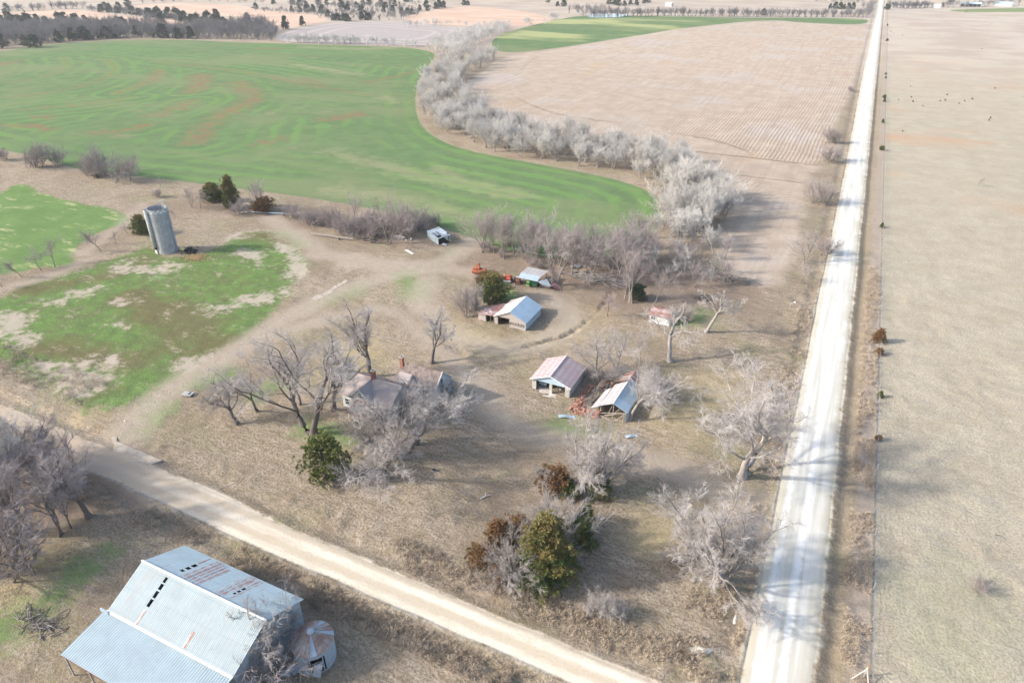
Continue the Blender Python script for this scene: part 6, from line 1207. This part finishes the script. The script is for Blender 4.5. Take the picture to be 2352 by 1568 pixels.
for k, (x, y, tp, lb) in enumerate(((2018, 788, 757, 'largest bronze cedar on the pasture fence line'), (2018, 815, 800, 'small bronze cedar just below the largest on the fence line'), (2021, 913, 898, 'small olive cedar on the fence line halfway down'), (2016, 1011, 999, 'tiny bronze cedar lowest on the fence line'), (2027, 283, 274, 'small green cedar far up the fence line'), (2025, 346, 335, 'green cedar on the fence line below the far one'), (2031, 235, 226, 'lower of two touching far fence cedars'), (2031, 226, 218, 'upper of two touching far fence cedars'), (2034, 181, 175, 'tiny far fence cedar, lower of two'), (2034, 172, 167, 'tiny far fence cedar, upper of two'), (2025, 524, 512, 'dark twiggy clump on the fence line beside a white post'), (2037, 95, 89, 'farthest dark bush on the fence line'), (2038, 60, 55, 'dark fence bush near the top of the road'))):
    E_('cedar_bush' if k % 2 else 'cedar_bush2', x, y, tp, lb, look='cedar_rust' if k in (0, 1, 3) else 'cedar')
for k, (x, y) in enumerate([(1525, 660), (1610, 643), (1620, 672), (1800, 668), (1832, 663), (1605, 570), (2120, 795), (2130, 780), (1552, 867), (1845, 628), (1925, 683), (2160, 585), (1475, 210), (1495, 222), (1550, 235), (1785, 237), (2075, 325), (2140, 160), (1960, 668), (2010, 655), (1685, 700)]):
    conifer('cedar_bush', (1531.3 + x / 2.866, y / 2.866), 'small dark bush dotted on the far right pasture', .6 + .3 * ((k * 7) % 5) / 5, 'cedar_rust' if k % 3 else 'cedar', group='small dark bushes on the far pasture', name='bush', cat='bush')
# random stands
def inside(x, y, P):
    return bool(poly_sd(np.array([x]), np.array([y]), P)[0] > 0)
def scatter(poly, n, dmin, seed, tries=6000, have=()):
    P = VP(poly); rng = random.Random(seed); lo, hi = P.min(0), P.max(0); out = list(have); k0 = len(out)
    for _ in range(tries):
        x, y = rng.uniform(lo[0], hi[0]), rng.uniform(lo[1], hi[1])
        if inside(x, y, P) and all((x - a) ** 2 + (y - b) ** 2 > dmin ** 2 for a, b in out): out.append((x, y))
        if len(out) - k0 >= n: break
    return out[k0:]
GROVE = [(1108, 555), (1180, 560), (1300, 598), (1400, 592), (1480, 570), (1500, 600), (1490, 645), (1380, 645), (1300, 635), (1200, 605), (1130, 600), (1105, 580)]
for k, (x, y) in enumerate(scatter(GROVE, 46, 2.5, 3)):
    plant('grove%d' % (k % 4), None, 'grey brown tree of the grove behind the pole shelter', random.Random(k).uniform(9.5, 13), 'trees of the grove', xy=(x, y), look=('bark_mid', 'twig_mid'))
for k, (x, y) in enumerate(scatter(GROVE, 14, 3.0, 8)):
    plant('shrub%d' % (k % 3), None, 'low undergrowth bush inside the grove', random.Random(k).uniform(2, 3.4), 'undergrowth bushes of the grove', xy=(x, y), cat='shrub', name='bare_shrub')
GR2 = [(1490, 600), (1560, 570), (1650, 560), (1690, 600), (1690, 650), (1600, 672), (1530, 665), (1480, 650)]
for k, (x, y) in enumerate(scatter(GR2, 20, 3.2, 5)):
    plant('grove%d' % (k % 4) if k % 3 else 'sap%d' % (k % 3), None, 'slim bare tree scattered between the grove and the stubble field', random.Random(k).uniform(5.5, 9), 'slim trees right of the grove', xy=(x, y), look=('bark_mid', 'twig_mid') if k % 2 else ('bark_pale', 'twig_pale'))
CRK = [('in the near bend where the creek wood reaches the grove', [(1528, 440), (1560, 425), (1590, 395), (1615, 430), (1660, 480), (1640, 520), (1610, 560), (1550, 575), (1530, 530)], 25, 5.0, (8.5, 13.5)),
       ('in the long belt between green wheat and stubble', [(985, 285), (1041, 319), (1105, 344), (1231, 369), (1321, 383), (1428, 405), (1510, 428), (1600, 385), (1500, 350), (1400, 338), (1300, 318), (1200, 300), (1120, 275), (1085, 250), (1030, 255)], 92, 5.2, (7.5, 12)),
       ('in the left bend of the belt beside the wheat', [(964, 225), (970, 262), (985, 285), (1030, 300), (1085, 255), (1066, 215), (1063, 190), (1040, 170), (1000, 172), (975, 185)], 46, 6.6, (7.5, 12)),
       ('in the far loop of the belt by the upper green field', [(1000, 172), (1060, 188), (1085, 170), (1123, 155), (1140, 137), (1115, 128), (1060, 132), (1015, 150)], 24, 8, (9, 11)),
       ('in the farthest tail of the creek belt', [(985, 118), (1040, 126), (1095, 102), (1150, 80), (1172, 70), (1140, 62), (1080, 78), (1010, 100)], 40, 9.5, (8.5, 10.5))]
for s, (where, poly, n, d, hh) in enumerate(CRK):
    if s == 4: continue
    for k, (x, y) in enumerate(scatter(poly, n, d, 20 + s)):
        plant('pale%d' % (k % 4), None, 'silvery bare tree ' + where, random.Random(k + s).uniform(*hh), 'silvery creek trees ' + where.split(' of the')[0][:40], xy=(x, y), wide=1.12)
for k, (x, y, tp) in enumerate(((1506, 545, 480), (1626, 522, 425), (1600, 520, 440), (1640, 505, 440), (1660, 500, 430))): T('pale%d' % (k % 4), x, y, tp, ['lone white trunked tree at the tip of the green wheat', 'front tree of the pale clump right of the creek wood', 'left tree of the pale clump right of the creek wood', 'back tree of the pale clump right of the creek wood', 'outermost tree leaning over the stubble'][k], wide=1.2)

# far cedars, each a tree of its own
a = [(110, 270), (220, 270), (340, 300), (440, 270), (550, 300), (700, 270), (900, 300), (1010, 290), (1250, 340), (1390, 320), (1450, 330), (80, 135), (1200, 150), (1240, 110), (1380, 160), (1410, 150), (1510, 130), (1500, 60), (1640, 190), (1760, 210), (1860, 210), (1900, 225), (1990, 220), (2080, 230), (2170, 260), (2260, 280), (2330, 290), (990, 470), (1180, 455), (1250, 450), (1400, 440), (1790, 430), (300, 545), (30, 570), (160, 300), (270, 320), (760, 250), (1290, 150), (1560, 175), (30, 280), (420, 560), (700, 500), (860, 480), (1050, 470), (1330, 450), (1620, 430), (1930, 450), (2100, 455), (2250, 460), (500, 480), (780, 440), (1600, 350), (1900, 320)]
b = [(70, 190), (150, 185), (210, 225), (140, 240), (20, 230), (420, 190), (490, 80), (650, 40), (820, 45), (880, 60), (940, 70), (1045, 45), (1120, 45), (810, 105), (880, 110), (950, 110), (1000, 110), (1080, 120), (1130, 150), (1180, 185), (1270, 185), (1430, 120), (1430, 180), (1480, 180), (1240, 45), (1255, 80), (1310, 60), (1380, 70), (1300, 100), (1440, 50), (1490, 45), (1600, 60), (1640, 70), (1720, 60), (1620, 110), (1780, 130), (1870, 130), (1940, 100), (2010, 100), (2080, 80), (2110, 75), (2150, 70), (2000, 70), (1820, 25), (1215, 180), (1300, 190), (1700, 110), (1830, 125)]
far = [(x / 5.12, y / 5.12) for x, y in a] + [(459.4 + x / 3.84, y / 3.84) for x, y in b] + [(765.6 + x / 2.931, y / 2.931) for x, y in ((1445, 20), (1510, 45), (1550, 45), (1860, 30), (1890, 35), (1920, 40), (1960, 40), (2000, 35), (2090, 25), (2120, 20), (2040, 40), (880, 37), (905, 37))] + [(1568 + x / 3, y / 3) for x, y in ((1015, 62), (1050, 62), (1085, 64), (1110, 66), (1140, 66), (1170, 67), (1400, 70), (1415, 66), (555, 108), (1790, 48), (1850, 20))]
for k, (x, y) in enumerate(far):
    p = V(x, y); d = p.length; rr = random.Random(k); h = rr.uniform(7.5, 12) * (1 if x < 560 else .85 if x < 1050 else .75); reg = 'on the hills at the upper left' if x < 480 else 'round the fields left of the creek belt' if x < 1060 else 'near the far pond' if x < 1560 else 'beside the far end of the white road'
    conifer('far%d' % (k % 3), None, 'dark distant cedar ' + reg, h, 'cedar_far', 'distant cedars ' + reg, xy=(p.x, p.y), w=rr.uniform(1.1, 1.75))
for x, y, h, lb in ((656, 68, 12, 'lone cone shaped cedar at the corner of the grey fallow field'), (695, 60, 9, 'smaller lone cedar right of the cone shaped one')): conifer('far0', (x, y), lb, h, 'cedar_far')

# the remaining far woods: too many to count, one mass
def mass(name, label, areas, kind_, mt, seed):
    rng = random.Random(seed); tv, tf = [], []; base = 0
    src = []
    for k in range(3):
        for me in TM['far%d' % k]:
            co = np.empty(len(me.vertices) * 3, np.float32); me.vertices.foreach_get('co', co); ix = np.empty(len(me.loops), np.int32); me.loops.foreach_get('vertex_index', ix); src.append((k, co.reshape(-1, 3), ix.reshape(-1, 4)))
    for poly, n, d, h0, h1 in areas:
        pts = scatter(poly, n, d, rng.randrange(999)) if len(poly) > 2 else [tuple((VP(poly)[0] * (1 - t) + VP(poly)[1] * t + np.array([rng.gauss(0, 2), rng.gauss(0, 2.5)]))) for t in [(i + rng.random() * .6) / n for i in range(n)]]
        for x, y in pts:
            k = rng.randrange(3); s = rng.uniform(h0, h1) / 9; a_ = rng.uniform(0, 6.28); w = rng.uniform(.9, 1.3); c, q = math.cos(a_) * s * w, math.sin(a_) * s * w; z = float(terr(x, y))
            for kk, co, ix in src:
                if kk != k: continue
                v = np.stack([co[:, 0] * c - co[:, 1] * q + x, co[:, 0] * q + co[:, 1] * c + y, co[:, 2] * s + z], -1); tv.append(v); tf.append(ix + base); base += len(v)
    me = np_mesh(name, np.concatenate(tv), np.concatenate(tf)); o = link(name, me, m=M[mt]); tag(o, label, 'woods', kind='stuff')
mass('distant_wood', 'grey leafless woods massed along the far field edges', [
    ([(0, 108), (0, 72), (90, 66), (200, 62), (330, 66), (420, 72), (530, 62), (600, 58), (640, 78), (630, 94), (520, 92), (440, 90), (300, 88), (180, 92), (80, 102)], 330, 6.5, 8, 16),
    ([(-120, 120), (-120, 60), (0, 72), (0, 108)], 30, 13, 11, 15),
    ([(0, 60), (100, 55), (250, 60), (300, 62), (200, 66), (90, 66), (0, 70)], 24, 14, 8, 11),
    ([(20, 26), (110, 24)], 9, 0, 9, 12), ([(120, 22), (190, 19)], 10, 0, 10, 13), ([(200, 25), (330, 38)], 14, 0, 8, 11), ([(330, 38), (460, 56)], 14, 0, 6, 9),
    ([(310, 10), (480, 3), (620, 10), (560, 6), (400, 4)], 26, 14, 6, 9), ([(640, 12), (900, 6), (1000, 10), (900, 22), (700, 20), (640, 16)], 30, 22, 8, 12),
    ([(720, 38), (790, 24), (900, 30), (960, 32), (920, 48), (800, 50), (760, 48)], 30, 13, 7, 11),
    ([(590, 26), (720, 33)], 12, 0, 5, 8)], 0, 'twig_far', 3)
mass('hedge', 'grey brush between the distant cedars', [([(0, 52), (0, 62), (110, 64), (240, 62), (300, 66), (290, 56), (150, 54)], 60, 8, 4, 8), ([(190, 24), (330, 38), (450, 54), (470, 50), (350, 30), (230, 20)], 46, 8, 4, 8), ([(590, 25), (740, 36), (830, 48), (930, 46), (980, 30), (900, 14), (760, 12), (700, 22)], 90, 12, 4, 8)], 0, 'twig_far', 12)
mass('creek_wood', 'silvery tail of the creek wood beside the upper green field', [(CRK[4][1], 70, 6.5, 8.5, 11)], 0, 'twig_pale', 9)
mass('field_hedge', 'thin rows of bare trees between the far fields', [
    ([(665, 98), (850, 102)], 34, 0, 7, 10), ([(860, 103), (965, 108)], 10, 0, 6, 9), ([(925, 62), (1055, 58)], 12, 0, 6, 10), ([(1060, 60), (1200, 60)], 5, 0, 5, 8), ([(1205, 59), (1250, 54)], 3, 0, 8, 10), ([(1268, 46), (1285, 44)], 3, 0, 9, 11)], 0, 'twig_pale', 5)
mass('tree_row', 'long row of bare trees along the far edge of the upper green field', [
    ([(1290, 32), (1340, 30), (1400, 31), (1440, 33), (1400, 28), (1330, 24)], 14, 12, 9, 13), ([(1345, 38), (1640, 38)], 44, 0, 9, 12), ([(1640, 38), (1992, 40)], 52, 0, 9, 12), ([(1985, 20), (2010, 12), (2000, 36), (1980, 34)], 14, 12, 9, 12), ([(2040, 18), (2140, 18)], 26, 0, 9, 13), ([(2165, 18), (2345, 12)], 18, 0, 9, 12), ([(1870, 3), (1990, 7)], 14, 0, 7, 10), ([(2216, 30), (2220, 30)], 1, 0, 5, 6)], 0, 'twig_far', 7)
# straw coloured tall grass along the ditches and the nearest banks
def tall_grass():
    rng = np.random.default_rng(5); P = []
    def strip(x0, x1, y0, y1, n): P.append(np.stack([rng.uniform(x0, x1, n), rng.uniform(y0, y1, n)], -1))
    strip(12.4, 15.6, 50, 190, 2600); strip(-45, 0, 52.0, 56.5, 1500); strip(-6, 1.6, 54, 72, 900); strip(-60, -6, 41.5, 45.3, 1900); strip(-100, -60, 42, 45.6, 700); strip(-1.6, 1.5, 72, 170, 900); strip(-150, -112, 58, 66, 700)
    p = np.concatenate(P); p = p[fbm(p[:, 0] / 4, p[:, 1] / 4, 61, 3) > .44]; z = np.array([gz(a, b) for a, b in p]); c = np.concatenate([p, z[:, None]], 1)
    v, f = blades(rng, c, np.tile(np.array([[.25, .1, .8]]), (len(c), 1)), 16, .55, .022, .55)
    o = link('tall_grass', np_mesh('tall grass', v, f), m=M['dry_grass']); tag(o, 'tufts of tall tan grass along the ditches and road banks', 'grass', kind='stuff')
M['dry_grass'] = foliage('dry grass blades', (.36, .285, .21), (.46, .38, .29), (.27, .21, .15))
tall_grass()

# the thin dry haze of the day: one even box of air round everything
def haze():
    m = bpy.data.materials.new('dry haze'); m.use_nodes = True; n = m.node_tree.nodes; n.clear()
    o = n.new('ShaderNodeOutputMaterial'); v = n.new('ShaderNodeVolumePrincipled'); v.inputs['Color'].default_value = (.93, .96, 1, 1); v.inputs['Density'].default_value = .0001; v.inputs['Anisotropy'].default_value = .2
    m.node_tree.links.new(v.outputs[0], o.inputs['Volume'])
    ob = MB().box(-2700, 1600, -500, 2800, -9, 84).build('haze', m); tag(ob, 'thin pale haze in the air over the whole farmland', 'haze', kind='stuff')
haze()
